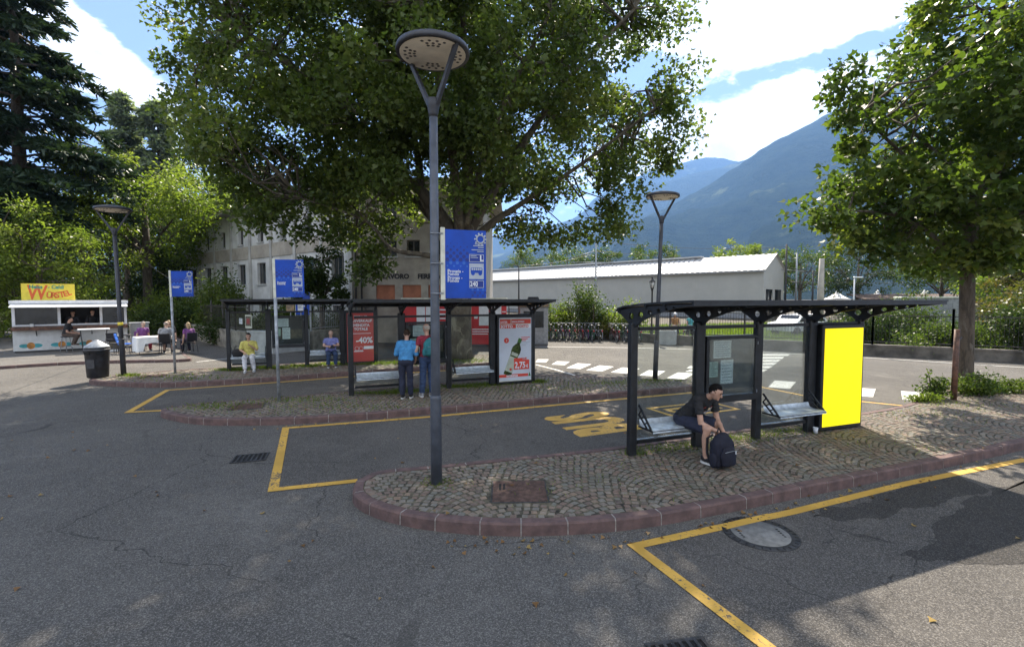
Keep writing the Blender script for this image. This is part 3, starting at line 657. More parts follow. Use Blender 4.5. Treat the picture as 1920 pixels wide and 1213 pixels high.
def simple_tree(name, label, x, y, zb, h, rx, rz, leaf, n, size, seed, group=None, trunk_r=.25, nclus=70, tmpl=OVAL, bark='dark_bark', clus=None, ry=None, lean=0, cat='tree'):
    rg = np.random.default_rng(seed); zc = zb+h-rz; ry = ry or rx
    lims = [([(x+lean*.3, y, zc-rz*.8), (x+math.cos(a)*rx*.3, y+math.sin(a)*ry*.3, zc-rz*.35), (x+lean+math.cos(a)*rx*.65, y+math.sin(a)*ry*.65, zc+rz*.2*rg.uniform(-1, 1.5))], trunk_r*.5, .03) for a in np.arange(5)*1.26+seed]
    el = [(x+lean, y, zc, rx, ry, rz)]
    for k in range(5):
        a = rg.uniform(0, 6.28); f = rg.uniform(.35, .6); el.append((x+lean+math.cos(a)*rx*.62, y+math.sin(a)*ry*.62, zc+rz*rg.uniform(-.5, .65), rx*f, ry*f, rz*f))
    cl = clus or (rx*.14, rx*.30)
    return tree(name, label, (x, y, zb), [((x, y, zb-.05), trunk_r*1.3), ((x, y, zb+.6), trunk_r), ((x+lean*.2, y, max(zb+1, zc-rz*.6)), trunk_r*.8), ((x+lean*.6, y, zc+rz*.2), trunk_r*.35)], lims, el, nclus, n, size, leaf, bark, tmpl, cl, seed=seed, group=group, hollow=.5, cat=cat)
G_ = 'trees behind the station forecourt'
simple_tree('locust_tree', 'lime green feathery tree behind the leftmost street lamp', -28.0, 37, 0, 13.6, 6.6, 4.4, 'lime_leaf', 24000, .27, 11, trunk_r=.34, nclus=110)
simple_tree('locust_tree', 'yellow green tree against the left corner of the grey building', -24.6, 45, 0, 13.0, 5.6, 4.5, 'lime_leaf', 15000, .30, 12, trunk_r=.3, nclus=80)
simple_tree('broadleaf_tree', 'mid green rounded tree showing above the lime green trees', -31, 50, 0, 18.4, 4.6, 5.6, 'mid_leaf', 10000, .34, 13, trunk_r=.4, nclus=90)
simple_tree('broadleaf_tree', 'olive tree crown just left of the great plane tree, touching the sky', -27.5, 56, 0, 16.0, 5.2, 5.0, 'mid_leaf', 8000, .36, 14, trunk_r=.4, nclus=80)
simple_tree('shade_tree', 'dark dense tree filling the gap behind the snack stand', -33.5, 42, 0, 10.5, 6.2, 5.4, 'dark_leaf', 11000, .32, 15, trunk_r=.4, nclus=90)
simple_tree('shade_tree', 'dark dense tree between the lamp and the grey building', -27, 47, 0, 9.5, 5.6, 4.6, 'dark_leaf', 10000, .32, 16, trunk_r=.4, nclus=80)
simple_tree('shade_tree', 'dark tree below the cedar at the left edge', -44, 42, 0, 13, 7.2, 6.4, 'dark_leaf', 9000, .36, 17, trunk_r=.4, nclus=80)
simple_tree('bushy_tree', 'light green bushy tree right behind the snack stand sign', -27.2, 27.6, 0, 7.6, 3.8, 3.6, 'lime_leaf', 16000, .20, 18, trunk_r=.16, nclus=110, ry=2.8)
simple_tree('bushy_tree', 'light green bush at the left edge behind the snack stand', -32.2, 29.5, 0, 7.0, 3.9, 3.4, 'lime_leaf', 12000, .22, 19, trunk_r=.16, nclus=90, ry=3)
for i, (x, y, h, rx, lb) in enumerate([(-60, 58, 15, 8, 'dark wood tree far behind the cedar at the left edge'), (-49, 56, 12, 7.5, 'dark wood tree far behind the snack stand'), (-40, 58, 12, 7, 'dark wood tree far behind the left street lamp'), (-32, 62, 12, 7, 'dark wood tree far behind the left bus stop sign'), (-22, 66, 11, 6, 'dark wood tree hidden low behind the grey building')]):
    simple_tree('wood_tree', lb, x, y, 0, h, rx, h*.49, 'dark_leaf', 9000, .50, 131+i, trunk_r=.4, nclus=90)
for i, (x, y, h, rx, lf, lb) in enumerate([(23, 78, 11.4, 4.4, 'mid_leaf', 'tree behind the warehouse roof just left of the far lamp head'), (36.5, 78, 12.4, 4.3, 'lime_leaf', 'yellow green tree above the warehouse roof near its right gable'),
                                           (11, 96, 13.2, 5.0, 'mid_leaf', 'distant tree above the warehouse roof under the plane tree tip'), (17, 96, 12.0, 4.2, 'mid_leaf', 'distant low tree crown above the middle of the warehouse roof'), (2.5, 112, 13.5, 4.5, 'mid_leaf', 'distant tree beside the blue sign above the far roof end')]):
    simple_tree('broadleaf_tree', lb, x, y, 0, h, rx, h*.32, lf, 5000, .40, 31+i, trunk_r=.3, nclus=60)
for i, (x, y, h, rx, lf, lb) in enumerate([(39.5, 66, 9.8, 4.4, 'mid_leaf', 'green tree standing just right of the warehouse gable'), (46, 64, 10.4, 5.2, 'dark_leaf', 'dark green tree behind the yellowish mast'), (50, 56, 8.2, 4.6, 'mid_leaf', 'mid green tree behind the small white lamp'),
                                           (49, 47, 6.9, 4.0, 'lime_leaf', 'bright green tree behind the right hand white tent'), (60, 56, 9.6, 5.6, 'mid_leaf', 'tree behind the upper trunk of the young street tree'), (38, 34, 5.6, 3.0, 'rust_leaf', 'reddish green tree behind the fence at the right edge'),
                                           (62, 66, 12.8, 6, 'dark_leaf', 'dark tall tree in the row behind the tents'), (75, 70, 12, 7, 'mid_leaf', 'far tree at the right end of the row behind the tents')]):
    simple_tree('broadleaf_tree', lb, x, y, 0, h, rx, h*.36, lf, 6500, .32, 51+i, trunk_r=.25, nclus=70)

def shrub(label, x, y, zb, rx, ry, h, leaf, n, size, seed, group=None, name='shrub', tmpl=OVAL):
    rg = np.random.default_rng(seed); o = thing(name, label, 'shrub', (x, y, zb), group=group); st = MB(); m = max(10, int(rx*ry*14)); C = []
    for k in range(m):
        a, r = rg.uniform(0, 6.28), math.sqrt(rg.random()); px, py = math.cos(a)*rx*r, math.sin(a)*ry*r; hh = h*(1-.45*r*r)*rg.uniform(.55, 1.05)
        st.tube(limb_path((px*.5, py*.5, -.03), (px, py, hh), .0, .5, 4, rg), [.025, .02, .015, .01, .005], 5, cap=False)
        for t in (.35, .6, .8, 1.0): C.append((px*(.5+.5*t), py*(.5+.5*t), hh*t))
    st.build('stem', MATS['dark_bark'], o); C = np.array(C); per = max(3, n//len(C)); cc = np.repeat(C, per, 0)
    P = cc+rg.normal(size=cc.shape)*np.array([min(rx, .9)*.26, min(ry, .9)*.26, h*.10]); P[:, 2] = np.maximum(P[:, 2], .02)
    tint = np.clip(np.repeat(rg.normal(.45, .18, len(C)), per)+rg.normal(0, .18, len(cc)), 0, 1)
    np_mesh('foliage', leaf_polys(P, size*rg.uniform(.6, 1.2, len(cc)), tmpl, .5, None, rg), len(tmpl), MATS[leaf], o, tint); return o
shrub('leafy green shrub spilling over the railing behind the parked bicycles', 4.6, 30.2, 0, 1.7, .8, 3.2, 'mid_leaf', 7000, .17, 61)
shrub('yellow green shrub at the right end of the parked bicycles', 7.0, 29.4, 0, 1.3, .7, 2.5, 'lime_leaf', 4500, .16, 62)
shrub('pale green shrub next to the grey kiosk box', 2.6, 29.8, 0, 1.0, .7, 2.1, 'lime_leaf', 3500, .15, 63)
shrub('rusty leaved low shrub against the railing behind the bicycles', 5.6, 29.0, 0, 1.9, .35, 1.2, 'rust_leaf', 2600, .12, 64)
shrub('wide shrub growing through the railing right of the young tree', 24.2, 17.6, 0, 2.6, 1.4, 4.0, 'mid_leaf', 12000, .17, 65)
shrub('reddish wild shrub behind the railing at the right edge', 27.5, 19.8, 0, 3.4, 1.6, 5.0, 'rust_leaf', 12000, .18, 66)
shrub('low green shrub behind the railing next to the tall fence post', 18.9, 20.6, 0, 2.2, .9, 1.5, 'mid_leaf', 6000, .14, 67)
shrub('dense dark shrub behind the railing left of the grey container', 17.4, 23.6, 0, 1.8, .9, 2.2, 'dark_leaf', 5000, .15, 68)
shrub('leafy green bush in front of the grey container', 21.8, 26.4, 0, 2.2, 1.2, 2.6, 'mid_leaf', 5500, .16, 69)
shrub('dark dense hedge behind the railing right of the young tree trunk', 21.6, 19.6, 0, 2.2, 1.1, 2.7, 'dark_leaf', 9000, .15, 78)
shrub('wide rusty green bush far behind the railing right of the container', 30.5, 27.0, 0, 4.2, 1.6, 3.4, 'rust_leaf', 12000, .20, 79)
shrub('wide mid green bush far behind the railing at the right edge', 40.0, 27.5, 0, 5.0, 2.0, 4.2, 'mid_leaf', 12000, .22, 80)
shrub('long dark hedge on the far side of the lawn under the tents', 36.0, 44.0, 0, 7.0, 1.2, 2.2, 'dark_leaf', 12000, .22, 84)
shrub('tall green shrub growing by the grey building corner', -20.4, 31.5, 0, 1.6, 1.1, 3.4, 'mid_leaf', 8000, .18, 70)
shrub('bright vine leaved shrub over the left end of the stone wall', -17.0, 28.0, 0, 1.5, .9, 3.6, 'mid_leaf', 8000, .19, 71)
shrub('yellow green bush behind the left bus stop flag', -23.8, 33.0, 0, 2.6, 1.4, 3.0, 'lime_leaf', 9000, .18, 72)
shrub('dark hedge right behind the seated people at the tables', -20.6, 29.6, 0, 3.2, .8, 2.2, 'dark_leaf', 8000, .16, 73)
shrub('dark climbing shrub behind the iron fence on the stone wall', -14.2, 25.6, 0, 2.4, .7, 1.9, 'dark_leaf', 7000, .16, 74)
shrub('bushy shrub against the facade behind the wall corner', -13.6, 29.0, 0, 1.6, 1.0, 2.4, 'mid_leaf', 6000, .18, 75)
shrub('dark green bush between the gate and the facade', -9.6, 25.8, 0, 1.2, .7, 2.0, 'dark_leaf', 3500, .14, 76)
simple_tree('yard_tree', 'dark drooping tree in front of the grey building', -9.9, 25.0, 0, 5.6, 1.35, 1.9, 'dark_leaf', 5000, .19, 21, trunk_r=.16, nclus=60, ry=1.2)

def conifer(name, label, x, y, h, R0, z0, seed, nlev, droop=.25, ntuft=60, tuft=.42, pw=.8, group=None, leaf='needle'):
    rg = np.random.default_rng(seed); o = thing(name, label, 'tree', (x, y, 0), group=group); tm = MB(); tm.tube([(0, 0, -.05), (0, 0, h*.4), (.1, 0, h*.8), (.1, 0, h)], [.45, .36, .18, .04], 10); Cs = []; Ds = []
    for k in range(nlev):
        t = k/(nlev-1); z = z0+(h-z0)*t*.98; L = R0*((1-t)**pw)*rg.uniform(.72, 1.12)+.5
        for j in range(rg.integers(4, 6)):
            a = rg.uniform(0, 6.28); d = np.array([math.cos(a), math.sin(a), 0]); s = np.array([-d[1], d[0], 0]); Lj = L*rg.uniform(.7, 1.08)
            pts = [np.array([0, 0, z])+d*Lj*u+np.array([0, 0, Lj*(.10*math.sin(u*2.2)-droop*u*u)]) for u in np.linspace(0, 1, 6)]
            tm.tube(pts, [.10, .08, .06, .045, .03, .012], 5, cap=False)
            m = int(ntuft*Lj/R0)+6
            for q in range(m):
                u = rg.uniform(.18, 1.0)**.75; f = u*5; i = min(4, int(f)); p = pts[i]+(pts[i+1]-pts[i])*(f-i); w = (1.05-u*.75)*Lj*.30
                off = rg.uniform(-1, 1); p2 = p+s*off*w+d*abs(off)*w*.35+np.array([0, 0, -abs(off)*w*.32-rg.random()*.12]); n = 7
                for _ in range(n): Cs.append(p2+rg.normal(size=3)*np.array([.22, .22, .07])); Ds.append(d*.7+s*off*.8+rg.normal(size=3)*.35+np.array([0, 0, -.55]))
    tm.build('trunk', MATS['dark_bark'], o); C = np.array(Cs); D = np.array(Ds); tint = np.clip(rg.normal(.42, .2, len(C)), 0, 1)
    np_mesh('crown', leaf_polys(C, tuft*rg.uniform(.6, 1.2, len(C)), NEEDLE*np.array([1.9, 1, 1]), .9, D, rg, .85), 4, MATS[leaf], o, tint); return o
conifer('cedar_tree', 'tall dark cedar with drooping layered branches at the left edge', -31.8, 31.5, 27, 7.0, 7.6, 81, 30, .26, 70, .50)
conifer('pine_tree', 'left of two slim grey green conifers far behind the lime trees', -47.6, 60, 27.5, 1.7, 10, 82, 26, .05, 20, .7, .30, 'twin conifers on the skyline', 'pine_needle')
conifer('pine_tree', 'right of two slim grey green conifers far behind the lime trees', -44.2, 61, 27.0, 2.0, 10, 83, 26, .12, 20, .7, .30, 'twin conifers on the skyline', 'pine_needle')

# ground cover: lawn behind the railing, weeds on the islands
def blades(name, pts, h, w, leaf, seed, spread=.4):
    rg = np.random.default_rng(seed); N = len(pts); a = rg.uniform(0, 6.28, N); d = np.stack([np.cos(a), np.sin(a), 0*a], 1); hh = (h*rg.uniform(.5, 1.2, N))[:, None]; ww = (w*rg.uniform(.7, 1.3, N))[:, None]
    ln = rg.normal(size=(N, 3))*spread*hh; ln[:, 2] = 0; b0 = pts-d*ww; b1 = pts+d*ww; tip = pts+ln+np.array([0, 0, 1])*hh; md = pts+ln*.4+np.array([0, 0, .6])*hh
    V = np.stack([b0, b1, md+d*ww*.6, tip, md-d*ww*.6], 1); o = np_mesh(name, V, 5, MATS[leaf], None, np.clip(rg.normal(.5, .2, N), 0, 1)); o['kind'] = 'stuff'; return o
def rand_in(poly, n, seed, z):
    rg = np.random.default_rng(seed); P = np.array(poly); lo, hi = P.min(0), P.max(0); X = rg.uniform(lo[0], hi[0], n*3); Y = rg.uniform(lo[1], hi[1], n*3); ok = in_poly(X, Y, poly); return np.stack([X[ok][:n], Y[ok][:n], np.full(min(n, ok.sum()), z)], 1)
lawn = [(7.9, 28.0), (11.8, 24.1), (15.9, 21.25), (18.2, 19.9), (20.2, 18.4), (27, 13.9), (50, 20), (48, 48), (34, 50), (6, 40)]
struct(MB().poly([(x, y, .02) for x, y in lawn]).build('ground', MATS['grass_base']))
blades('grass', rand_in(lawn, 52000, 4, .02), .30, .018, 'grass', 91, .35)
def patches(spots, n, h, seed, z, w=.006, leaf='grass'):
    rg = np.random.default_rng(seed); L = []
    for x, y, rx, ry, k in spots: m = int(n*k); L.append(np.stack([rg.normal(x, rx, m), rg.normal(y, ry, m), np.full(m, z)], 1))
    P = np.concatenate(L); return P
P = patches([(2.4, 7.42, .35, .12, 1), (3.0, 7.62, .3, .10, 1), (3.7, 7.95, .3, .12, 1.3), (4.3, 8.2, .3, .1, 1), (4.9, 8.45, .3, .09, .9), (1.85, 7.2, .1, .06, .5), (5.3, 8.6, .12, .06, .3), (-.95, 6.05, .10, .08, .4), (8.3, 9.6, .8, .25, .7), (9.8, 10.6, .7, .3, 1), (1.0, 6.3, 1.0, .5, .5), (5.6, 7.6, 1, .4, .4)], 330, .05, 5, K-.012)
ok = in_poly(P[:, 0], P[:, 1], inset(isl1, .12)); blades('grass', P[ok], .055, .004, 'grass', 92, .7)
P = patches([(-3.3, 11.85, .35, .10, 1.2), (-2.6, 12.15, .3, .12, 1), (-1.4, 12.75, .4, .1, 1.4), (-.7, 13.05, .3, .1, 1.1), (.75, 13.5, .12, .12, 1.0), (-5, 11.1, .8, .2, .8), (-4, 10.4, 1.2, .4, 1), (.5, 12.4, 1.2, .4, .9), (3, 13.3, .9, .2, .9), (4.2, 13.8, .4, .12, 1), (-6.6, 10.4, .4, .2, .6)], 420, .07, 6, K-.012)
ok = in_poly(P[:, 0], P[:, 1], inset(isl2, .12)); blades('grass', P[ok], .075, .006, 'grass', 93, .7)
P = patches([(-9.2, 15.75, .25, .12, 1.6), (-8.2, 16.2, .4, .15, 1.5), (-7.2, 16.7, .4, .15, 1.5), (-6.4, 17.2, .3, .15, 1.4), (-5.2, 17.3, .4, .2, 1.5), (-4.0, 17.4, .6, .3, 1.5), (-2.2, 18.0, .8, .4, 1.6), (-11.7, 14.6, .2, .1, .5), (-10, 14.2, .8, .3, .5)], 420, .08, 7, K-.012)
ok = in_poly(P[:, 0], P[:, 1], inset(isl3, .12)); blades('grass', P[ok], .09, .008, 'grass', 94, .7)
for lb, x, y, rx, ry, h, lf, n, s in [('weeds sprawling around the foot of the young street tree', 11.35, 11.75, .85, .42, .55, 'mid_leaf', 3200, .075), ('tall leafy weed on the kerb side of the weed patch', 10.0, 11.35, .28, .2, .62, 'mid_leaf', 650, .10),
                                      ('spreading low weeds right of the young tree trunk', 12.7, 11.95, .8, .35, .40, 'mid_leaf', 2200, .07), ('grassy low weeds at the left end of the weed patch', 9.6, 10.95, .45, .2, .22, 'lime_leaf', 900, .06)]:
    shrub(lb, x, y, K-.02, rx, ry, h, lf, n, s, int(x*10), name='weed')
# fallen leaves
rg = np.random.default_rng(77); L = []
for i in range(340):
    if i < 230:
        k = rg.integers(0, 50); ol = (isl1, isl2)[i % 3 == 0]; p = Vector(ol[k % len(ol)]); c = Vector((p.x, p.y-.12-.3*rg.random()**2)) if p.y < (5.2 if ol is isl1 else 10.2)+.42*(p.x-(0 if ol is isl1 else -3)) else None
        if c is None: continue
        L.append((c.x+rg.normal(0, .15), c.y, .014))
    else: L.append((rg.uniform(-9, 6), rg.uniform(3, 12), .012))
L = np.array(L); inside = in_poly(L[:, 0], L[:, 1], isl1) | in_poly(L[:, 0], L[:, 1], isl2); L[inside, 2] = K+.012
o = np_mesh('fallen_leaves', leaf_polys(L, rg.uniform(.03, .065, len(L)), LOBED*np.array([1, 1, 2]), 6.0, None, rg), 8, MATS['dry_leaf'], None, rg.random(len(L))); o['kind'] = 'stuff'

# ------------------------------------------------------------------ colours of made things
pmat('dark_steel', (.013, .015, .018), .42, .0, var=.25, vs=8, dirt=.35, spec=.5)
pmat('lamp_paint', (.075, .085, .105), .45, .0, var=.14, vs=6, dirt=.4)
pmat('lamp_dark', (.040, .042, .050), .5, var=.15, vs=6)
pmat('lamp_face', (.74, .66, .53), .6, var=.06, vs=5)
pmat('led', (.10, .09, .08), .35)
pmat('galvanised', (.33, .35, .37), .5, .3, var=.18, vs=9, dirt=.4)
pmat('steel_bright', (.52, .58, .62), .38, .35, var=.12, vs=12, dirt=.4)
pmat('ivory_frame', (.60, .60, .50), .6, var=.1)
pmat('sign_blue', (.004, .060, .40), .45, var=.10, vs=3, spec=.35)
pmat('sign_blue_dark', (.003, .026, .22), .45, var=.08)
pmat('sign_blue_light', (.02, .12, .50), .45, var=.08)
pmat('white_print', (.70, .72, .74), .6, var=.05)
pmat('grey_print', (.40, .44, .50), .6, var=.05)
pmat('white_paper', (.74, .80, .78), .8, var=.08, vs=20)
pmat('pale_green_paper', (.46, .60, .50), .8, var=.12, vs=20)
pmat('ink', (.10, .12, .14), .8)
pmat('case_back', (.016, .020, .020), .5, var=.35, vs=3)
pmat('case_brown', (.10, .085, .055), .6, var=.3, vs=5)
pmat('ad_yellow', (.95, .80, .0), .55, var=.01)
_y = pmat('ad_yellow', ()).node_tree.nodes['Principled BSDF']; _y.inputs['Emission Color'].default_value = (1, .86, 0, 1); _y.inputs['Emission Strength'].default_value = .22   # glow added to brighten the yellow panel in the shade
pmat('ad_red', (.46, .055, .045), .55, var=.06, vs=2)
pmat('ad_orange_red', (.62, .06, .035), .55, var=.05)
pmat('ad_grey', (.52, .56, .62), .55, var=.04, vs=2)
pmat('bottle_green', (.055, .085, .015), .3, var=.5, vs=9)
pmat('bottle_cap', (.05, .16, .03), .35)
pmat('bottle_label', (.46, .50, .40), .6, var=.1)
pmat('black_plastic', (.018, .018, .022), .5, var=.25, vs=6, dirt=.4)
pmat('dark_grey', (.055, .055, .06), .55, var=.2)
pmat('rust_iron', (.115, .066, .048), .75, .2, var=.25, vs=14, bump=.4, bs=80)
pmat('cast_iron', (.055, .054, .054), .65, .4, var=.25, vs=14, bump=.4, bs=80)
pmat('cover_concrete', (.19, .185, .17), .9, var=.15, vs=12, bump=.4, bs=70)
pmat('hole', (.006, .006, .006), .9)
pmat('wood_brown', (.13, .06, .035), .6, var=.3, vs=9)
pmat('white_board', (.60, .61, .60), .6, var=.06, vs=4, dirt=.35)
pmat('white_metal', (.70, .71, .72), .45, var=.05, dirt=.25)
pmat('grey_metal', (.30, .31, .32), .5, .2, var=.12, dirt=.3)
pmat('kiosk_dark', (.020, .016, .014), .7, var=.3, vs=3)
pmat('kiosk_yellow', (.78, .62, .06), .55, var=.05)
pmat('kiosk_orange', (.72, .13, .03), .55, var=.06)
pmat('kiosk_green', (.03, .26, .20), .55, var=.06)
pmat('flower_teal', (.06, .33, .36), .65, var=.15, vs=5)
pmat('flower_orange', (.50, .22, .05), .65, var=.2, vs=5)
pmat('plaster_beige', (.37, .34, .29), .9, var=.12, vs=1.2, bump=.2, bs=12, dirt=.3)
pmat('plaster_grey', (.43, .43, .41), .9, var=.12, vs=1.0, bump=.2, bs=12, dirt=.35)
pmat('plaster_light', (.56, .57, .56), .9, var=.10, vs=1.0, bump=.2, bs=12, dirt=.3)
pmat('brick_fill', (.42, .17, .10), .9, var=.12, vs=2, bump=.2, bs=30)
pmat('window_dark', (.030, .034, .036), .15, var=.3, vs=1.5, spec=.7)
pmat('window_frame', (.16, .15, .13), .6, var=.1)
pmat('roof_tile', (.10, .065, .05), .85, var=.2, vs=6, bump=.4, bs=18)
pmat('soffit', (.28, .26, .24), .9, var=.1)
pmat('stone_wall', (.26, .24, .20), .9, var=.25, vs=2.2, bump=.6, bs=14, dirt=.6)
pmat('concrete_block', (.42, .43, .42), .9, var=.1, vs=2, bump=.3, bs=20, dirt=.3)
pmat('old_concrete', (.15, .135, .115), .92, var=.3, vs=1.5, bump=.6, bs=16, dirt=.6)
pmat('iron', (.040, .036, .034), .6, var=.25, vs=9)
pmat('rail_rust', (.09, .065, .045), .8, var=.3, vs=9)
pmat('red_panel', (.50, .022, .025), .5, var=.08, vs=1.5, dirt=.2)
pmat('red_dark', (.26, .015, .02), .5, var=.08)
pmat('canvas_white', (.78, .78, .76), .8, var=.04)
pmat('beech', (.35, .24, .13), .7, var=.2)
glass_mat('shelter_glass', (.90, .93, .92), .018)
glass_mat('case_glass', (.90, .94, .93), .01)

# ------------------------------------------------------------------ bus shelters
def shelter(p0, p1, label, ad, zb=K):
    p0, p1 = Vector((*p0, zb)), Vector((*p1, zb)); d = p1-p0; L = d.length; rz = math.atan2(d.y, d.x)
    o = thing('bus_shelter', label, 'bus shelter', p0, rz, 'dark steel bus shelters'); S = MATS['dark_steel']; G = MATS['shelter_glass']
    X = [L*k/4 for k in range(5)]; pz = 1.99; zq = lambda z: 1.93+(z-1.98)*.75
    for i, x in enumerate(X):
        w = (.12, .17, .13, .17, .12)[i]
        MB().bbox(x-w/2, x+w/2, -.055, .055, -.02, pz, .012).build('post', S, o)
        # bracket plate with round holes, in the plane across the shelter
        out = [(-.06, 1.98), (.06, 1.98), (.10, 2.06), (.22, 2.16), (.34, 2.235), (.385, 2.272), (.30, 2.315), (.0, 2.36), (-.5, 2.41), (-1.30, 2.455), (-1.30, 2.43), (-.95, 2.375), (-.55, 2.26), (-.20, 2.11)]
        holes = [circ(.03, 2.20, .062, 16, .068), circ(-.20, 2.235, .060), circ(-.42, 2.29, .048), circ(-.61, 2.33, .038), circ(-.78, 2.362, .030), circ(-.93, 2.388, .023)]
        out = [(y, zq(z)) for y, z in out]; holes = [[(y, zq(z)) for y, z in h] for h in holes]
        MB().flat(plate_vf(out, holes, .035), basis((x, 0, 0), (0, 1, 0), (0, 0, 1))).build('bracket', S, o)
    # roof: a curved shell with dark edge profile, plus purlins
    prof = [(.40, 2.275), (.35, 2.325), (.20, 2.365), (-.15, 2.41), (-.6, 2.448), (-1.05, 2.475), (-1.34, 2.487)]
    prof = [(y, zq(z)) for y, z in prof]; mb = MB(); x0, x1 = -.05, L+.03; n = len(prof); tk = .026
    vs = [(x, y, z+e) for x in (x0, x1) for e in (0, tk) for y, z in prof]
    fs = []
    for i in range(n-1): fs += [(i, i+1, 2*n+i+1, 2*n+i), (n+i+1, n+i, 3*n+i, 3*n+i+1), (i, n+i, n+i+1, i+1), (2*n+i, 2*n+i+1, 3*n+i+1, 3*n+i)]
    fs += [(0, 2*n, 3*n, n), (n-1, 2*n-1, 4*n-1, 3*n-1)]
    mb.add(vs, fs); rf = mb.build('roof', S, o)
    for y, z, w in ((.34, 2.312, .05), (-.33, 2.42, .04), (-.75, 2.455, .04), (-1.31, 2.482, .035)): MB().box(x0+.01, x1-.01, y-w/2, y+w/2, zq(z)-.042, zq(z)+.004).build('purlin', S, rf)
    for i in range(4): MB().box(X[i]+.09, X[i+1]-.09, -.03, .03, 1.875, 1.928).build('rail', S, o)
    for i in (0, 2): MB().box(X[i]+.085, X[i+1]-.085, -.03, .03, .16, .215).build('rail', S, o)
    for i in (0, 2):
        MB().box(X[i]+.07, X[i+1]-.09, .012, .024, .22, 1.87).build('glass_pane', G, o)
        # bench: curved sheet seat on strut frames
        a, b = X[i]+.085, X[i+1]-.10; pr = [(-.06, .545), (-.09, .475), (-.16, .452), (-.36, .462), (-.395, .452), (-.402, .425)]; mb = MB()
        for e in (0, -.012):
            vs = [(x, y, z+e) for x in (a, b) for y, z in pr]; n = len(pr); mb.add(vs, [((j, j+1, n+j+1, n+j) if e == 0 else (j+1, j, n+j, n+j+1)) for j in range(n-1)], 0, True)
        be = mb.build('seat', MATS['steel_bright'], o)
        for x in (a, b):
            q = MB(); q.bar((x, -.055, .76), (x, -.37, .44), .022, .024); q.bar((x, -.055, .62), (x, -.27, .44), .018, .02); q.bar((x, -.055, .44), (x, -.38, .44), .022, .022)
            q.bar((x, -.12, .70), (x, -.055, .62), .016, .016); q.bar((x, -.19, .62), (x, -.11, .56), .016, .016); q.bar((x, -.27, .54), (x, -.18, .50), .016, .016); q.build('seat_bracket', S, be)
        MB().bar((a, -.39, .432), (b, -.39, .432), .02, .03).build('seat_edge', S, be)
    # timetable case between posts two and three
    a, b = X[1]+.10, X[2]-.07; z0, z1 = .68, 1.76; f = .055
    cs = MB()
    for q in ((a, b, z0, z0+f+.05), (a, b, z1-f, z1)): cs.bbox(q[0], q[1], -.075, .05, q[2], q[3], .006)
    for q in ((a, a+f), (b-f, b)): cs.bbox(q[0], q[1], -.073, .048, z0+f+.052, z1-f-.002, .006)
    c = cs.build('display_case', S, o)
    bk = MB(); bk.box(a+f, b-f, .0, .02, z0+f+.06, z1-f-.01, 0); bk.box(a+f+.02, b-f-.02, -.004, 0, z0+.30, z0+.62, 1); bk.build('back_panel', [MATS['case_back'], MATS['case_brown']], c)
    w = b-a
    for (u0, u1, v0, v1, mt) in ((.14, .52, .66, .92, 0), (.06, .24, .38, .61, 1), (.30, .57, .27, .63, 0)):
        p = MB(); xx0, xx1 = a+f+u0*(w-2*f), a+f+u1*(w-2*f); zz0, zz1 = z0+v0*(z1-z0), z0+v1*(z1-z0); p.box(xx0, xx1, -.012, -.008, zz0, zz1, 0)
        for k in range(7): zz = zz1-(k+1)*(zz1-zz0)/8; p.box(xx0+.02, xx1-.02-(k*37 % 5)*.012, -.0135, -.012, zz, zz+.008, 1)
        p.build('timetable', [MATS['white_paper' if mt == 0 else 'pale_green_paper'], MATS['ink']], c)
    MB().box(a+f, b-f, -.062, -.055, z0+f+.055, z1-f-.005).build('case_glass', MATS['case_glass'], c)
    [MB().box(b-.022, b-.010, -.082, -.075, z, z+.05).build('hinge', MATS['galvanised'], c) for z in (z0+.12, z1-.16)]
    # advertising case in the last bay
    a, b = X[3]+.10, L-.065; z0, z1 = .02, 1.90
    MB().bbox(a, b, -.14, .10, z0, z1, .012).build('advert_case', S, o)
    px0, px1, pz0, pz1 = a+.05, b-.045, .085, 1.83; wd, ht = px1-px0, pz1-pz0; y = -.143; P = MB()
    def fill(u0, u1, v0, v1, mi, e=0): P.box(px0+u0*wd, px0+u1*wd, y-.003-e, y-e, pz0+v0*ht, pz0+v1*ht, mi)
    def txt(s, u, v, size, mi, al='LEFT', bold=.01, sx=1.0, e=.004): P.flat(text_vf(s, size, al, bold, sx), basis((px0+u*wd, y-.003-e, pz0+v*ht), (1, 0, 0), (0, 0, 1)), mi)
    if ad == 'yellow': fill(0, 1, 0, 1, 0); P.build('poster', [MATS['ad_yellow']], o)
    elif ad == 'red':
        fill(0, 1, 0, 1, 0)
        for s, v, sz in (('TOTALER', .90, .115), ('AUSVERKAUF', .815, .135), ('SVENDITA', .725, .135), ('TOTALE', .645, .135)): txt(s, .52, v, sz, 1, 'CENTER', .004, .96)
        txt('-40%', .96, .385, .29, 1, 'RIGHT', .008, 1.0); fill(.62, .99, .255, .315, 1, .001)
        P.torus((px0+.36*wd, y-.004, pz0+.27*ht), (0, 1, 0), .07, .006, 20, 4, 1); P.torus((px0+.52*wd, y-.004, pz0+.27*ht), (0, 1, 0), .07, .006, 20, 4, 1); fill(.25, .6, .205, .225, 1, .001); fill(.1, .9, .575, .585, 1, .001)
        P.build('poster', [MATS['ad_red'], MATS['white_print']], o)
    else:
        fill(0, 1, 0, 1, 0); fill(.02, .98, .86, .985, 5, .0005); fill(.02, .35, .905, .975, 1, .002); fill(.37, .98, .905, .975, 1, .002); fill(.02, .51, .835, .895, 1, .002); fill(.53, .98, .835, .895, 2, .002)
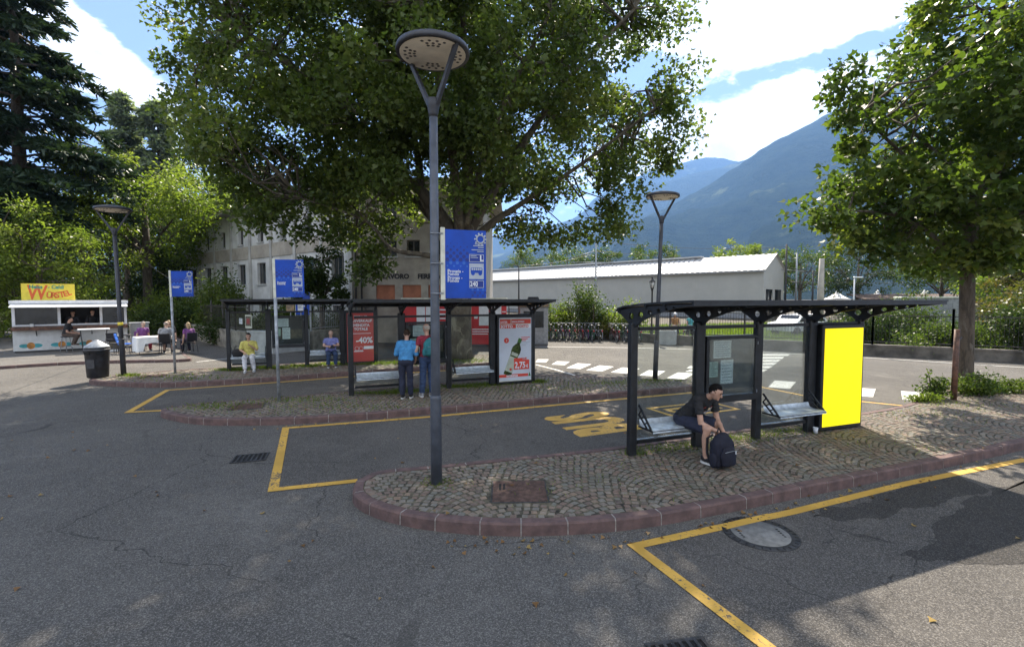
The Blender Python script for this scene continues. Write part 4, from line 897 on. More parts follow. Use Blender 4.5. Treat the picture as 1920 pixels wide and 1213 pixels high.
        txt('UNTER', .035, .917, .075, 2, 'LEFT', .002, .85); txt('EINKAUFSPREIS', .385, .922, .066, 2, 'LEFT', .002, .84); txt('SOTTO', .045, .843, .105, 2, 'LEFT', .004, 1.02); txt('COSTO', .545, .843, .105, 1, 'LEFT', .004, .98)
        # bottle leaning to the right, drawn flat on the sheet
        Mb = basis((px0+.24*wd, y-.006, pz0+.10*ht), (math.cos(R(-22)), 0, math.sin(R(-22))), (-math.sin(R(-22)), 0, math.cos(R(-22))))
        bt = [(-.13, 0), (.13, 0), (.135, .62), (.155, .68), (.15, .80), (.10, .88), (.055, .93), (.05, 1.08), (-.05, 1.08), (-.055, .93), (-.10, .88), (-.15, .80), (-.155, .68), (-.135, .62)]
        bt = [(x*.9, z*.98) for x, z in bt]
        P.add([Mb @ Vector((x, z, 0)) for x, z in bt], [tuple(range(len(bt)))], 3)
        def bq(x0, x1, z0, z1, mi, e): P.add([Mb @ Vector((x, z, e)) for x, z in ((x0, z0), (x1, z0), (x1, z1), (x0, z1))], [(0, 1, 2, 3)], mi)
        bq(-.118, .118, .10, .52, 6, .002); bq(-.055, .055, .95, 1.07, 4, .002); bq(-.10, .10, .56, .65, 6, .002); P.add([Mb @ Vector((x, z, .003)) for x, z in circ(.04, .18, .035)], [tuple(range(14))], 1)
        P.add([Vector((px0+.22*wd+p[0], y-.007, pz0+.645*ht+p[1])) for p in circ(0, 0, .075, 20)], [tuple(range(20))], 1); txt('1', .205, .628, .08, 2, 'LEFT', .003, 1, .008)
        fill(.45, .93, .18, .33, 1, .006); fill(.45, .72, .33, .36, 1, .006); txt('2,75', .47, .205, .235, 2, 'LEFT', .006, .82, .012); txt('€', .83, .205, .12, 2, 'LEFT', .004, .8, .012); txt('3,49', .72, .335, .08, 1, 'LEFT', .003, .9, .010)
        for k in range(6): fill(.68, .95-(k % 3)*.06, .68-k*.025, .692-k*.025, 7 if k > 2 else 1, .001)
        fill(0, .90, .065, .11, 1, .002); txt('INTERSPAR', .22, .072, .062, 2, 'LEFT', .003, 1.1); P.add([Vector((px0+p[0], y-.006, pz0+p[1])) for p in ((.905*wd, .065*ht), (.985*wd, .065*ht), (.945*wd, .13*ht))], [(0, 1, 2)], 4); fill(0, 1, .0, .012, 5, .001)
        P.build('poster', [MATS['ad_grey'], MATS['ad_orange_red'], MATS['white_print'], MATS['bottle_green'], MATS['bottle_cap'], MATS['ivory_frame'], MATS['bottle_label'], MATS['grey_print']], o)
    def pt(x, y, z=0.0): return o.matrix_basis @ Vector((x, y, z))
    return o, pt, rz
SH1, sp1, rz1 = shelter((1.81, 7.16), (6.44, 8.88), 'nearest bus shelter, with a plain yellow advert and a boy on its bench', 'yellow')
SH2, sp2, rz2 = shelter((-3.91, 11.58), (.58, 13.53), 'middle bus shelter with an oil bottle advert and two people standing at it', 'bottle')
SH3, sp3, rz3 = shelter((-9.27, 15.64), (-5.0, 17.6), 'farthest bus shelter with a red sale advert and two people seated', 'red')

# ------------------------------------------------------------------ street lamps
def lamp(base, h, label, yaw, tilt, hd=.45, tagc=False, paint='lamp_paint', sleeve=1.15):
    o = thing('street_lamp', label, 'street lamp', (*base, K-.02), 0, 'disc headed street lamps', tilt)
    P = MATS[paint]; D = MATS['lamp_dark']; zf = h-.78
    MB().tube([(0, 0, 0), (0, 0, zf*.45), (0, 0, zf)], [.062, .058, .052], 16).build('pole', P, o)
    MB().tube([(0, 0, 0), (0, 0, sleeve-.04), (0, 0, sleeve-.012), (0, 0, sleeve)], [.073, .071, .071, .060], 16).build('base_sleeve', P, o)
    MB().lathe([(.054, zf-.02), (.060, zf+.02), (.075, zf+.10), (.095, zf+.19), (.06, zf+.20)], 16).build('fork_socket', D, o)
    c, s = math.cos(yaw), math.sin(yaw)
    for g in (-1, 1): MB().bar((g*c*.06, g*s*.06, zf+.12), (g*c*(hd-.045), g*s*(hd-.045), h-.03), .045, .05, 0, (-s, c, 0)).build('fork_arm', D, o)
    hb = MB(); hb.lathe([(hd-.045, h-.045), (hd-.005, h-.05), (hd, h-.02), (hd-.01, h+.02), (hd*.6, h+.07), (.05, h+.10)], 40)
    head = hb.build('lamp_head', D, o)
    ld = MB().lathe([(.01, h-.056), (hd-.05, h-.056), (hd-.05, h-.046), (.01, h-.046)], 40)
    for q in range(4):
        for rr in range(3):
            n = (3, 3, 4)[rr]
            for k in range(n): th = R(90*q+10)+R((k-(n-1)/2)*15); r = hd*(.50, .62, .75)[rr]; ld.ell((r*math.cos(th), r*math.sin(th), h-.057), (.021, .021, .007), 1, 8, 4)
    ld.build('diffuser', [MATS['lamp_face'], MATS['led']], head)
    if tagc: MB().lathe([(.066, 1.55), (.068, 1.55), (.068, 1.65), (.066, 1.65)], 16).build('sticker', MATS['kiosk_yellow'], o)
    return o
lamp((-.97, 6.05), 5.55-K, 'nearest grey street lamp, rising in front of the plane tree', R(-38), (0, 0))
lamp((4.17, 13.89), 5.46-K, 'dark street lamp beyond the nearest shelter, its head against the mountain', R(20), (R(-.4), R(1.6)), .47, paint='lamp_dark')
lamp((-11.94, 14.66), 5.22-K, 'left street lamp with a yellow sticker next to the black litter bin', R(24), (0, R(-1.3)), .47, True, paint='lamp_dark')

# ------------------------------------------------------------------ bus stop flags
def flag(o, x0, zb, w, h, lines):
    M0 = basis((x0, -.012, zb), (1, 0, 0), (0, 0, 1))
    P = MB(); P.box(x0, x0+w, -.010, .010, zb, zb+h, 0)
    def q(u0, u1, v0, v1, mi, e): P.box(x0+u0*w, x0+u1*w, -.011-e-.001, -.011-e+.0004, zb+v0*h, zb+v1*h, mi)
    # dotted fade
    for r in range(8):
        for c in range(4 if r % 2 else 3):
            u = .05+c*.16+(0 if r % 2 else .08); v = .80-r*.047; rad = (.008, .012, .018, .023, .026, .027, .022, .014)[r]*w/.6*1.05
            P.add([Vector((x0+u*w+p[0], -.0122, zb+v*h+p[1])) for p in circ(0, 0, rad, 12)], [tuple(range(12))], 1 if r < 6 else 2)
    for r in range(3):
        for c in range(3): P.add([Vector((x0+(.66+c*.13+.06*(r % 2))*w+p[0], -.0122, zb+(.13-r*.045)*h+p[1])) for p in circ(0, 0, .018*w/.6, 10)], [tuple(range(10))], 1 if r else 2)
    # ring of dots emblem
    cx, cz = x0+.86*w, zb+.875*h
    P.torus((cx, -.0122, cz), (0, 1, 0), .052*w/.55, .011*w/.55, 22, 4, 4)
    for k in range(10): P.add([Vector((cx+.075*w/.55*math.cos(k*.628)+p[0], -.0122, cz+.075*w/.55*math.sin(k*.628)+p[1])) for p in circ(0, 0, .012, 8)], [tuple(range(8))], 4)
    for k, (a, b) in enumerate(((.72, .94), (.68, .94), (.80, .94), (.64, .94), (.78, .94))): q(a, b, .795-k*.025-(.01 if k > 2 else 0), .806-k*.025-(.01 if k > 2 else 0), 4, .001)
    for (u0, u1, v0, v1) in ((.58, .94, .535, .65), (.58, .75, .155, .265), (.77, .94, .155, .265)): q(u0, u1, v0, v1, 4, .001); q(u0+.012, u1-.012, v0+.008, v1-.008, 1, .002)
    P.flat(text_vf('L', .10*h/.87, 'LEFT', .004), M0 @ Matrix.Translation((.84*w, .555*h, .0035)), 3)
    for k, b in enumerate((.76, .80)): q(.61, b, .622-k*.025, .631-k*.025, 4, .003)
    P.flat(text_vf('240', .085*h/.87, 'LEFT', .002, .82), M0 @ Matrix.Translation((.595*w, .18*h, .0035)), 3)
    q(.58, .94, .285, .515, 4, .001)                                         # white field with the bus
    q(.615, .905, .375, .445, 0, .002); q(.625, .895, .42, .455, 0, .002)
    for k in range(5): q(.635+k*.053, .675+k*.053, .415, .448, 4, .003)
    for u in (.67, .85): P.add([Vector((x0+u*w+p[0], -.0152, zb+.368*h+p[1])) for p in circ(0, 0, .026*w/.55, 12)], [tuple(range(12))], 0)
    for k, s in enumerate(lines): P.flat(text_vf(s, .058*h/.87, 'LEFT', .001), M0 @ Matrix.Translation((.05*w, (.375-k*.042-(.012 if k > 1 else 0))*h, .002)), 3)
    P.build('panel', [MATS['sign_blue'], MATS['sign_blue_dark'], MATS['sign_blue_light'], MATS['white_print'], MATS['grey_print']], o)
def stop(base, label, rz, ptop, zb, w, h, lines, pole=True, tilt=(0, 0)):
    o = thing('bus_stop_sign', label, 'bus stop sign', base, rz, 'blue bus stop signs', tilt)
    if pole: MB().tube([(0, 0, -.02), (0, 0, zb-.01)], .036, 12).build('pole', MATS['galvanised'], o)
    MB().bbox(-.036, .022, -.02, .02, zb-.02, zb+h+.02, .004).build('frame', MATS['ivory_frame'], o)
    flag(o, .024, zb, w, h, lines)
    if not pole:
        for z in (zb+.06, zb+h*.5, zb+h-.06):
            c = MB(); c.torus((-.10, .0, z), (0, 0, 1), .060, .006, 20, 5); c.box(-.045, .0, -.02, .02, z-.012, z+.012); c.build('clamp', MATS['galvanised'], o)
    return o
stop((-.865, 6.065, 0), 'nearest blue bus stop sign clamped to the tall grey lamp pole', R(20), 0, 2.50, .535, .865, ['Proveis -', 'Fondo', 'Proves -', 'Fondo'], False)
stop((-5.38, 10.98, K), 'middle blue bus stop sign on its own thin pole', R(14), 0, 2.52-K, .60, .86, ['Passeier', 'Passiria'], True, (0, R(-.6)))
stop((-10.65, 15.08, K), 'farthest blue bus stop sign, right of the left street lamp', R(14), 0, 2.55-K, .60, .80, ['Vinschgau', 'Venosta'], True, (0, R(-.8)))

# ------------------------------------------------------------------ covers and gratings in the ground
o = thing('utility_cover', 'rusty square ribbed cover set into the near cobbled island', 'manhole cover', (.09, 5.79, K-.012), R(1))
mb = MB(); mb.bbox(-.345, .345, -.335, .335, -.02, .010, .004); mb.build('cover_frame', MATS['cast_iron'], o)
mb = MB(); mb.box(-.325, .325, -.315, .315, 0, .013)
for k in range(17):
    for s in (-1,): mb.bar((-.31+k*.038, -.30, .0145), (-.31+k*.038+.03, .30, .0145), .010, .005)
pl = mb.build('cover_plate', MATS['rust_iron'], o)
mb = MB()
for k in range(2): mb.box(-.25+k*.05, -.225+k*.05, .02, .20, .0165, .0185)
mb.build('lift_slot', MATS['hole'], pl)
def brown_cover(label, x, y, rz):
    o = thing('utility_cover', label, 'manhole cover', (x, y, K-.012), rz); MB().bbox(-.34, .34, -.30, .30, -.02, .010, .004).build('cover_frame', MATS['cast_iron'], o); mb = MB(); mb.box(-.32, .32, -.28, .28, 0, .014); [mb.bar((-.30+k*.04, -.26, .0155), (-.27+k*.04, .26, .0155), .012, .005) for k in range(15)]; mb.build('cover_plate', MATS['rust_iron'], o)
brown_cover('brown square cover among the setts of the middle island', -5.80, 10.40, R(20)); brown_cover('brown square cover among the setts of the farthest island', -10.95, 14.55, R(22))
o = thing('manhole_cover', 'round concrete filled manhole cover crossed by the yellow line', 'manhole cover', (2.64, 4.985, .0))
MB().lathe([(.01, .004), (.29, .004), (.29, .0125), (.01, .0128)], 40).build('cover_disc', MATS['cover_concrete'], o)
mb = MB(); mb.lathe([(.300, .004), (.375, .004), (.375, .0118), (.300, .0118)], 44)
mb.build('cover_ring', MATS['cast_iron'], o)
mb = MB()
for k in range(60):
    th = 2*math.pi*k/60
    if k % 2: mb.bar((.325*math.cos(th), .325*math.sin(th), .0125), (.362*math.cos(th), .362*math.sin(th), .0125), .014, .003)
for sx in (-.12, .12):
    for k in range(5): mb.box(sx*1.8-.012+0, sx*1.8+.012, -.10+k*.04, -.08+k*.04, .0128, .0142)
mb.build('slot', MATS['hole'], o)
strip([(2.30, 5.115), (2.62, 5.245), (2.98, 5.385)], .115, .0135, YL)
def grate(label, x, y, w, d, rz, n):
    o = thing('drain_grate', label, 'drain', (x, y, .004), rz, 'drain grates in the asphalt'); MB().box(-w/2, w/2, -d/2, d/2, 0, .003).build('drain_pit', MATS['hole'], o)
    mb = MB()
    for k in range(n+1): xx = -w/2+k*w/n; mb.box(xx-.012, xx+.012, -d/2, d/2, .003, .013)
    mb.build('bar', MATS['cast_iron'], o); [MB().box(-w/2-.02, w/2+.02, s*d/2-.015, s*d/2+.015, .003, .012).build('grate_frame', MATS['cast_iron'], o) for s in (-1, 1)]
grate('slotted drain grate in the left asphalt before the yellow line', -4.1, 7.40, .46, .36, R(18), 7)
grate('drain grate at the bottom edge of the scene inside the yellow bay', 1.22, 3.16, .42, .42, R(10), 7)

# ------------------------------------------------------------------ litter bin, wooden stake
o = thing('litter_bin', 'black round litter bin with a grey conical lid beside the left lamp', 'litter bin', (-12.42, 14.3, K), R(10))
bd = MB().lathe([(.24, 0), (.26, .02), (.285, .5), (.30, .86), (.31, .87), (.31, .90), (.27, .90)], 28).build('body', MATS['black_plastic'], o)
MB().lathe([(.312, .80), (.316, .80), (.316, .86), (.312, .86)], 28).build('rim', MATS['dark_grey'], bd)
MB().lathe([(.315, .90), (.30, .93), (.17, 1.03), (.05, 1.11), (.03, 1.12)], 28).build('lid', MATS['galvanised'], o)
mb = MB(); [mb.box(-.09, .09, s*.286-.02, s*.286+.02, .70, .78, 0, Matrix.Rotation(a, 4, 'Z')) for s, a in ((-1, R(-20)), (-1, R(45)))]; mb.build('opening', MATS['hole'], o)
mb = MB().bbox(-.10, .10, -.31, -.288, .3, .55, .004); mb.build('plate', MATS['dark_grey'], o)
o = thing('tree_stake', 'weathered brown wooden stake tied to the young street tree', 'stake', (10.33, 11.12, K-.02), 0, None, (0, R(-.5)))
MB().tube([(0, 0, 0), (.01, 0, .8), (.02, .0, 1.66)], [.060, .058, .055], 10).build('post', MATS['wood_brown'], o)
MB().tube([(.03, 0, 1.35), (.55, .45, 1.42), (1.0, .92, 1.40)], .012, 6).build('tie', MATS['black_plastic'], o)

# ------------------------------------------------------------------ snack stand
KA, KB = Vector((-21.7, 20.8, .105)), Vector((-18.75, 23.35, .105)); kd = KB-KA; KL = kd.length; krz = math.atan2(kd.y, kd.x)
o = thing('snack_stand', 'white snack stand with a serving window and yellow sausage sign on its roof', 'snack stand', KA, krz); KO = o
D = 2.2; WB = MATS['white_board']
mb = MB(); mb.box(0, KL, 0, .06, .08, 1.16); mb.box(0, KL, D-.06, D, .08, 2.15); mb.box(-.002, .06, .061, D-.061, .08, 2.15); mb.box(KL-.06, KL+.002, .061, D-.061, .08, 2.15)
for z in np.arange(.2, 1.1, .12): mb.box(.02, KL-.02, -.004, 0, z, z+.112)
w = mb.build('wall', WB, o)
MB().box(.03, KL-.03, .05, D-.03, .0, .08).build('plinth', MATS['dark_grey'], o)
for x in (.0, 1.45, KL-1.0, KL-.10): MB().box(x, x+.10, -.006, .07, 1.16, 2.15).build('post', MATS['white_metal'], o)
MB().box(-.06, KL+.06, -.12, D+.06, 2.15, 2.29).build('roof', MATS['white_metal'], o)
MB().add([(-.02, -.10, 2.13), (KL+.02, -.10, 2.13), (KL+.02, -.62, 2.02), (-.02, -.62, 2.02), (-.02, -.10, 2.10), (KL+.02, -.10, 2.10), (KL+.02, -.62, 1.99), (-.02, -.62, 1.99)], [(0, 1, 2, 3), (7, 6, 5, 4), (0, 3, 7, 4), (1, 5, 6, 2), (3, 2, 6, 7), (0, 4, 5, 1)]).build('awning', MATS['white_metal'], o)
MB().box(.06, KL-.06, .9, .95, .1, 2.1).build('inner_wall', MATS['kiosk_dark'], o)
MB().box(.11, 1.44, .02, .03, 1.24, 2.10).build('window_pane', MATS['window_dark'], o); MB().box(KL-.89, KL-.11, .02, .03, 1.24, 2.10).build('window_pane', MATS['window_dark'], o)
MB().box(.0, KL, -.05, .10, 1.17, 1.23).build('sill', MATS['white_metal'], o)
MB().box(-.02, KL+.02, -.30, -.055, .98, 1.14).build('counter', MATS['wood_brown'], o)
for x in (.75, 1.75, 2.6, 3.55): MB().bar((x, -.25, .98), (x, -.01, .74), .03, .04).build('counter_bracket', MATS['dark_grey'], o)
for x in (.55, 1.55, 2.5):
    f = MB()
    for dx, mi, rx in ((-.20, 0, .17), (.20, 0, .17), (0, 1, .13)): f.add([(x+dx+p[0], -.006-.0015*mi, .30+p[1]) for p in circ(0, 0, rx, 18, .09 if mi == 0 else .15)], [tuple(range(18))], mi)
    f.build('painted_flower', [MATS['flower_teal'], MATS['flower_orange']], o)
sg = thing('roof_sign', 'yellow sausage sign with orange and green lettering on the snack stand roof', 'sign', KA+Vector((math.cos(krz)*.30, math.sin(krz)*.30, 2.31)), krz)
mb = MB(); sg.scale = (.80, 1, .93); mb.box(0, 2.2, .35, .40, 0, .80, 0); B0 = basis((0, .348, 0), (1, 0, 0), (0, 0, 1))
mb.flat(text_vf('W', .98, 'LEFT', .02, .78, .12), B0 @ Matrix.Translation((.20, .04, .001)), 1)
for k, ch in enumerate('ÜRSTEL'): mb.flat(text_vf(ch, .40-.012*abs(k-2), 'LEFT', .012), B0 @ Matrix.Translation((.97+k*.185+(.02 if k else 0), .13-.055*math.sin(k*.62)+.018*k, .002)) @ Matrix.Rotation(R(-9+k*6), 4, 'Z'), 1)
mb.flat(text_vf('Heiss', .25, 'LEFT', .008, 1, .15), B0 @ Matrix.Translation((.30, .56, .004)), 2); mb.flat(text_vf('- Caldi', .25, 'LEFT', .008, 1, .15), B0 @ Matrix.Translation((1.06, .56, .004)), 2)
mb.build('sign_board', [MATS['kiosk_yellow'], MATS['kiosk_orange'], MATS['kiosk_green']], sg)
for x in (.3, 1.9): MB().bar((x, .37, -.03), (x, .37, .02), .04, .04).build('foot', MATS['grey_metal'], sg)
def kp(x, y, z=0): return KO.matrix_basis @ Vector((x, y, z))
for nm, lb, x, sz, mt in (('napkin_box', 'small white napkin box at the left of the snack counter', .62, (.13, .10, .12), 'white_board'), ('sauce_box', 'small pale box at the right of the snack counter', 2.95, (.09, .09, .16), 'white_print')):
    b = thing(nm, lb, 'box', kp(x, -.18, 1.14), krz); MB().bbox(-sz[0]/2, sz[0]/2, -sz[1]/2, sz[1]/2, 0, sz[2], .01).build('box_body', MATS[mt], b); MB().bbox(-sz[0]/2+.01, sz[0]/2-.01, -sz[1]/2+.01, sz[1]/2-.01, sz[2], sz[2]+.02, .006).build('lid', MATS['grey_metal'], b)
o = thing('cabinet', 'grey metal cabinet against the right end of the snack stand', 'cabinet', kp(KL+.12, .3, 0), krz); MB().bbox(0, .75, 0, .6, .0, 1.15, .02).build('body', MATS['grey_metal'], o); MB().bbox(-.03, .78, -.03, .63, 1.15, 1.19, .01).build('lid', MATS['galvanised'], o)

# ------------------------------------------------------------------ facades with real openings
def facade(W_, H_, wins, th=.3):
    """wall in local x-z, outside towards -y; wins: (x0, z0, x1, z1)"""
    xs = sorted({0, W_, *[w[0] for w in wins], *[w[2] for w in wins]}); zs = sorted({0, H_, *[w[1] for w in wins], *[w[3] for w in wins]}); mb = MB()
    for x0, x1 in zip(xs[:-1], xs[1:]):
        for z0, z1 in zip(zs[:-1], zs[1:]):
            cx, cz = (x0+x1)/2, (z0+z1)/2
            if not any(w[0] < cx < w[2] and w[1] < cz < w[3] for w in wins): mb.add([(x0, 0, z0), (x1, 0, z0), (x1, 0, z1), (x0, 0, z1)], [(0, 1, 2, 3)])
    for x0, z0, x1, z1 in wins: mb.add([(x0, 0, z0), (x1, 0, z0), (x1, 0, z1), (x0, 0, z1), (x0, th, z0), (x1, th, z0), (x1, th, z1), (x0, th, z1)], [(0, 4, 5, 1), (1, 5, 6, 2), (2, 6, 7, 3), (3, 7, 4, 0)])
    mb.add([(0, 0, 0), (0, 0, H_), (0, th, H_), (0, th, 0), (W_, 0, 0), (W_, 0, H_), (W_, th, H_), (W_, th, 0)], [(0, 1, 2, 3), (7, 6, 5, 4), (1, 5, 6, 2)]); return mb
def window(parent, x0, z0, x1, z1, Mx, th=.16, mull=1, fill=None):
    f = MB(); t = .06
    for q in ((x0, x0+t, z0, z1), (x1-t, x1, z0, z1), (x0+t, x1-t, z0, z0+t), (x0+t, x1-t, z1-t, z1)): f.box(q[0]+.002, q[1]-.002, th, th+.06, q[2]+.002, q[3]-.002, 0, Mx)
    for k in range(mull): x = x0+(x1-x0)*(k+1)/(mull+1); f.box(x-.025, x+.025, th+.005, th+.055, z0+t, z1-t, 0, Mx)
    w = f.build('window', MATS['window_frame'], parent); MB().box(x0+t, x1-t, th+.02, th+.035, z0+t, z1-t, 0, Mx).build('pane', MATS['window_dark'], w)
    MB().box(x0-.08, x1+.08, -.10, .05, z0-.09, z0-.005, 0, Mx).build('sill', MATS['concrete_block'], w); return w
def xform(p, q): p, q = Vector((*p, 0)), Vector((*q, 0)); d = (q-p).normalized(); return basis(p, (d.x, d.y, 0), (-d.y, d.x, 0)), (q-p).length
A_, C_, E_ = (-29.0, 43.0), (-8.9, 27.1), (-1.6, 26.9); HB = 8.7
B = thing('railway_building', 'three storey grey and beige building with flat windows and bricked up openings', 'building', (-8.9, 27.1, 0)); BI = Matrix.Translation((8.9, -27.1, 0))
M1, L1 = xform(A_, C_); M1 = BI @ M1; wins = []; ns = 8; st = L1/ns
for k in range(ns):
    cx = st*(k+.5); wins += [(cx-.42, 6.45, cx+.42, 7.65), (cx-.65, 3.5, cx+.65, 5.0), (cx-.55, .9, cx+.55, 2.1)]
w = facade(L1, HB, wins); w.v = [tuple(M1 @ Vector(p)) for p in w.v]; w.build('wall', MATS['plaster_light'], B)
for q in wins: window(B, *q, M1, .18, 1 if q[2]-q[0] < 1 else 2)
for k in range(ns+1): x = min(L1-.16, max(.16, st*k)); MB().box(x-.15, x+.15, -.12, .0-.002, 0, HB-.25, 0, M1).build('pilaster', MATS['plaster_grey'], B)
MB().box(.0, L1, -.07, -.003, 5.35, 6.25, 0, M1).build('band', MATS['plaster_beige'], B)
M2, L2 = xform(C_, E_); M2 = BI @ M2; wb = [(1.25, 2.35, 2.32, 3.25), (2.75, 2.35, 3.8, 3.25), (4.2, 2.35, 5.3, 3.25)]; wu = [(1.7+k*1.3, 4.85, 2.45+k*1.3, 5.75) for k in range(4)]+[(1.7+k*1.3, 6.9, 2.45+k*1.3, 7.7) for k in range(4)]
wb = [(x0, z0, x1, z1) for x0, z0, x1, z1 in wb]
w = facade(L2, HB, wb+wu+[(.55, .2, 1.2, 2.1)]); w.v = [tuple(M2 @ Vector(p)) for p in w.v]; w.build('wall', MATS['plaster_beige'], B)
for q in wb: MB().box(q[0]+.002, q[2]-.002, .10, .2, q[1]+.002, q[3]-.002, 0, M2).build('brick_filling', MATS['brick_fill'], B)
for q in wu: window(B, *q, M2, .18, 1)
MB().box(.56, 1.19, .1, .16, .2, 2.09, 0, M2).build('door', MATS['window_dark'], B)
for word, xo in (('DOPOLAVORO', .58), ('FERROVIARIO', 3.62)): MB().flat(text_vf(word, .37, 'LEFT', .018, 1.0), M2 @ basis((xo, -.03, 3.60), (1, 0, 0), (0, 0, 1))).build('lettering', MATS['black_plastic'], B)

M3, L3 = xform(E_, (-1.6, 40)); M3 = BI @ M3; w = facade(L3, HB, []); w.v = [tuple(M3 @ Vector(p)) for p in w.v]; w.build('wall', MATS['plaster_beige'], B)
M4, L4 = xform((-29-5.5, 43-6.0+13), A_); M4 = BI @ M4; w = facade(L4, HB, []); w.v = [tuple(M4 @ Vector(p)) for p in w.v]; w.build('wall', MATS['plaster_light'], B)
for x in (.12, .45): MB().tube([M2 @ Vector((x, -.06, .1)), M2 @ Vector((x, -.06, HB-.2))], .05, 8).build('downpipe', MATS['dark_grey'], B)
e = .9; rp = [(-30.2, 42.9), (-9.2, 26.1), (-.7, 25.9), (-.7, 40), (-16, 42), (-31, 55), (-35, 50)]; rp = [(x+8.9, y-27.1) for x, y in rp]
MB().prism(rp, HB+.002, HB+.14).build('eaves', MATS['soffit'], B); MB().prism(rp, HB+.142, HB+.24).build('roof', MATS['roof_tile'], B)

# railway shed behind the lawn
SA, SB = Vector((-16, 105.5, 0)), Vector((30.3, 58, 0)); sdv = (SB-SA); SL = sdv.length; srz = math.atan2(sdv.y, sdv.x)
o = thing('railway_shed', 'long pale grey railway shed with a white ribbed roof and two gable doors', 'shed', SA, srz); pmat('shed_wall', (.40, .395, .355), .8, var=.03, vs=.6); pmat('shed_roof', (.48, .48, .47), .6, var=.05, vs=1, dirt=.2)
D = 7.6; EV = 6.0; RG = 8.0
mb = MB(); mb.add([(0, 0, 0), (SL, 0, 0), (SL, 0, EV), (0, 0, EV), (0, D, 0), (SL, D, 0), (SL, D, EV), (0, D, EV)], [(0, 1, 2, 3), (5, 4, 7, 6)]); mb.add([(0, D, 0), (0, 0, 0), (0, 0, EV), (0, D/2, RG), (0, D, EV)], [(0, 1, 2, 3, 4)])
dz = 3.6
mb.add([(SL, 0, 0), (SL, .9, 0), (SL, .9, dz), (SL, 3.3, dz), (SL, 3.3, 0), (SL, 4.2, 0), (SL, 4.2, dz), (SL, 6.6, dz), (SL, 6.6, 0), (SL, D, 0), (SL, D, EV), (SL, D/2, RG), (SL, 0, EV)], [(0, 1, 2, 6, 7, 10, 11, 12), (2, 3, 6), (3, 4, 5, 6), (8, 9, 10, 7)])
for x in np.arange(2, SL, 8.0): mb.box(x-.04, x+.04, -.02, 0, .1, EV-.1)
mb.build('wall', MATS['shed_wall'], o)
for y0 in (.9, 4.2): MB().box(SL-.5, SL-.4, y0-.05, y0+2.45, 0, dz+.05).build('gate', MATS['window_dark'], o)
for sgn in (0, 1):
    mb = MB(); n = 180; ov = .35; xs = np.linspace(-.3, SL+.3, n+1)
    ye, yr = (-ov, D/2) if not sgn else (D+ov, D/2); ze = EV-ov*(RG-EV)/(D/2)
    for i in range(n): zz = .06 if i % 2 else 0; mb.add([(xs[i], ye, ze+.06+zz), (xs[i+1], ye, ze+.06+zz), (xs[i+1], yr, RG+.06+zz), (xs[i], yr, RG+.06+zz)], [(0, 1, 2, 3) if not sgn else (3, 2, 1, 0)])
    mb.build('roof', MATS['shed_roof'], o)
MB().box(-.3, SL+.3, -.50, -.36, EV-.30, EV-.12).build('gutter', MATS['grey_metal'], o); MB().box(-.2, SL*.86, D/2-.5, D/2+.5, RG+.12, RG+.34).build('ridge_vent', MATS['shed_roof'], o)
MB().box(0, SL, -.06, -.03, 0, .55).build('plinth', MATS['grey_metal'], o)

# ------------------------------------------------------------------ walls and railings
def low_wall(label, pts, h, th, mat, cap=True, name='low_wall'):
    o = thing(name, label, 'wall', (*pts[0], 0)); mb = MB(); P = [Vector((*p, 0))-Vector((*pts[0], 0)) for p in pts]; L = []; Rr = []
    for i, p in enumerate(P):
        a = (P[i]-P[i-1]).normalized() if i else None; b = (P[i+1]-P[i]).normalized() if i < len(P)-1 else None
        d = (a or b) if (a is None or b is None) else (a+b).normalized(); k = 1/max(.5, d.dot(a)) if (a and b) else 1; n = Vector((-d.y, d.x, 0))*k; L.append((p, n))
    def sweep(mb, w, z0, z1):
        vs = []
        for p, n in L: vs += [p-n*w/2+Vector((0, 0, z0)), p+n*w/2+Vector((0, 0, z0)), p+n*w/2+Vector((0, 0, z1)), p-n*w/2+Vector((0, 0, z1))]
        fs = []
        for i in range(len(L)-1):
            for j in range(4): k = (j+1) % 4; fs.append((i*4+j, i*4+k, i*4+4+k, i*4+4+j))
        fs += [(0, 3, 2, 1), tuple(len(vs)-4+j for j in range(4))]; mb.add(vs, fs)
    sweep(mb, th, -.05, h-(.08 if cap else 0)); mb.build('wall_body', MATS[mat], o)
    if cap: mb = MB(); sweep(mb, th+.06, h-.078, h); mb.build('coping', MATS[mat], o)
    return o
RW = [(5.0, 29.9), (7.3, 27.7), (11.5, 23.7), (15.7, 20.85), (18.0, 19.55), (19.7, 18.35), (26.5, 13.5), (33, 8.5)]
low_wall('low mossy dark concrete wall carrying the iron railing beyond the road', RW, .50, .32, 'old_concrete')
low_wall('low grey stone wall running back from the gate to the tables', [(-30, 37.5), (-18.25, 28.2), (-13.6, 23.6), (-12.4, 22.65)], .92, .35, 'stone_wall')
low_wall('pale concrete block wall at the nearest corner of the yard', [(-12.35, 22.6), (-10.9, 21.85), (-9.9, 23.2)], 1.0, .3, 'concrete_block', True)
low_wall('short stone wall behind the man in the blue shirt', [(-9.8, 23.35), (-9.0, 25.6), (-8.7, 26.9)], .92, .35, 'stone_wall')
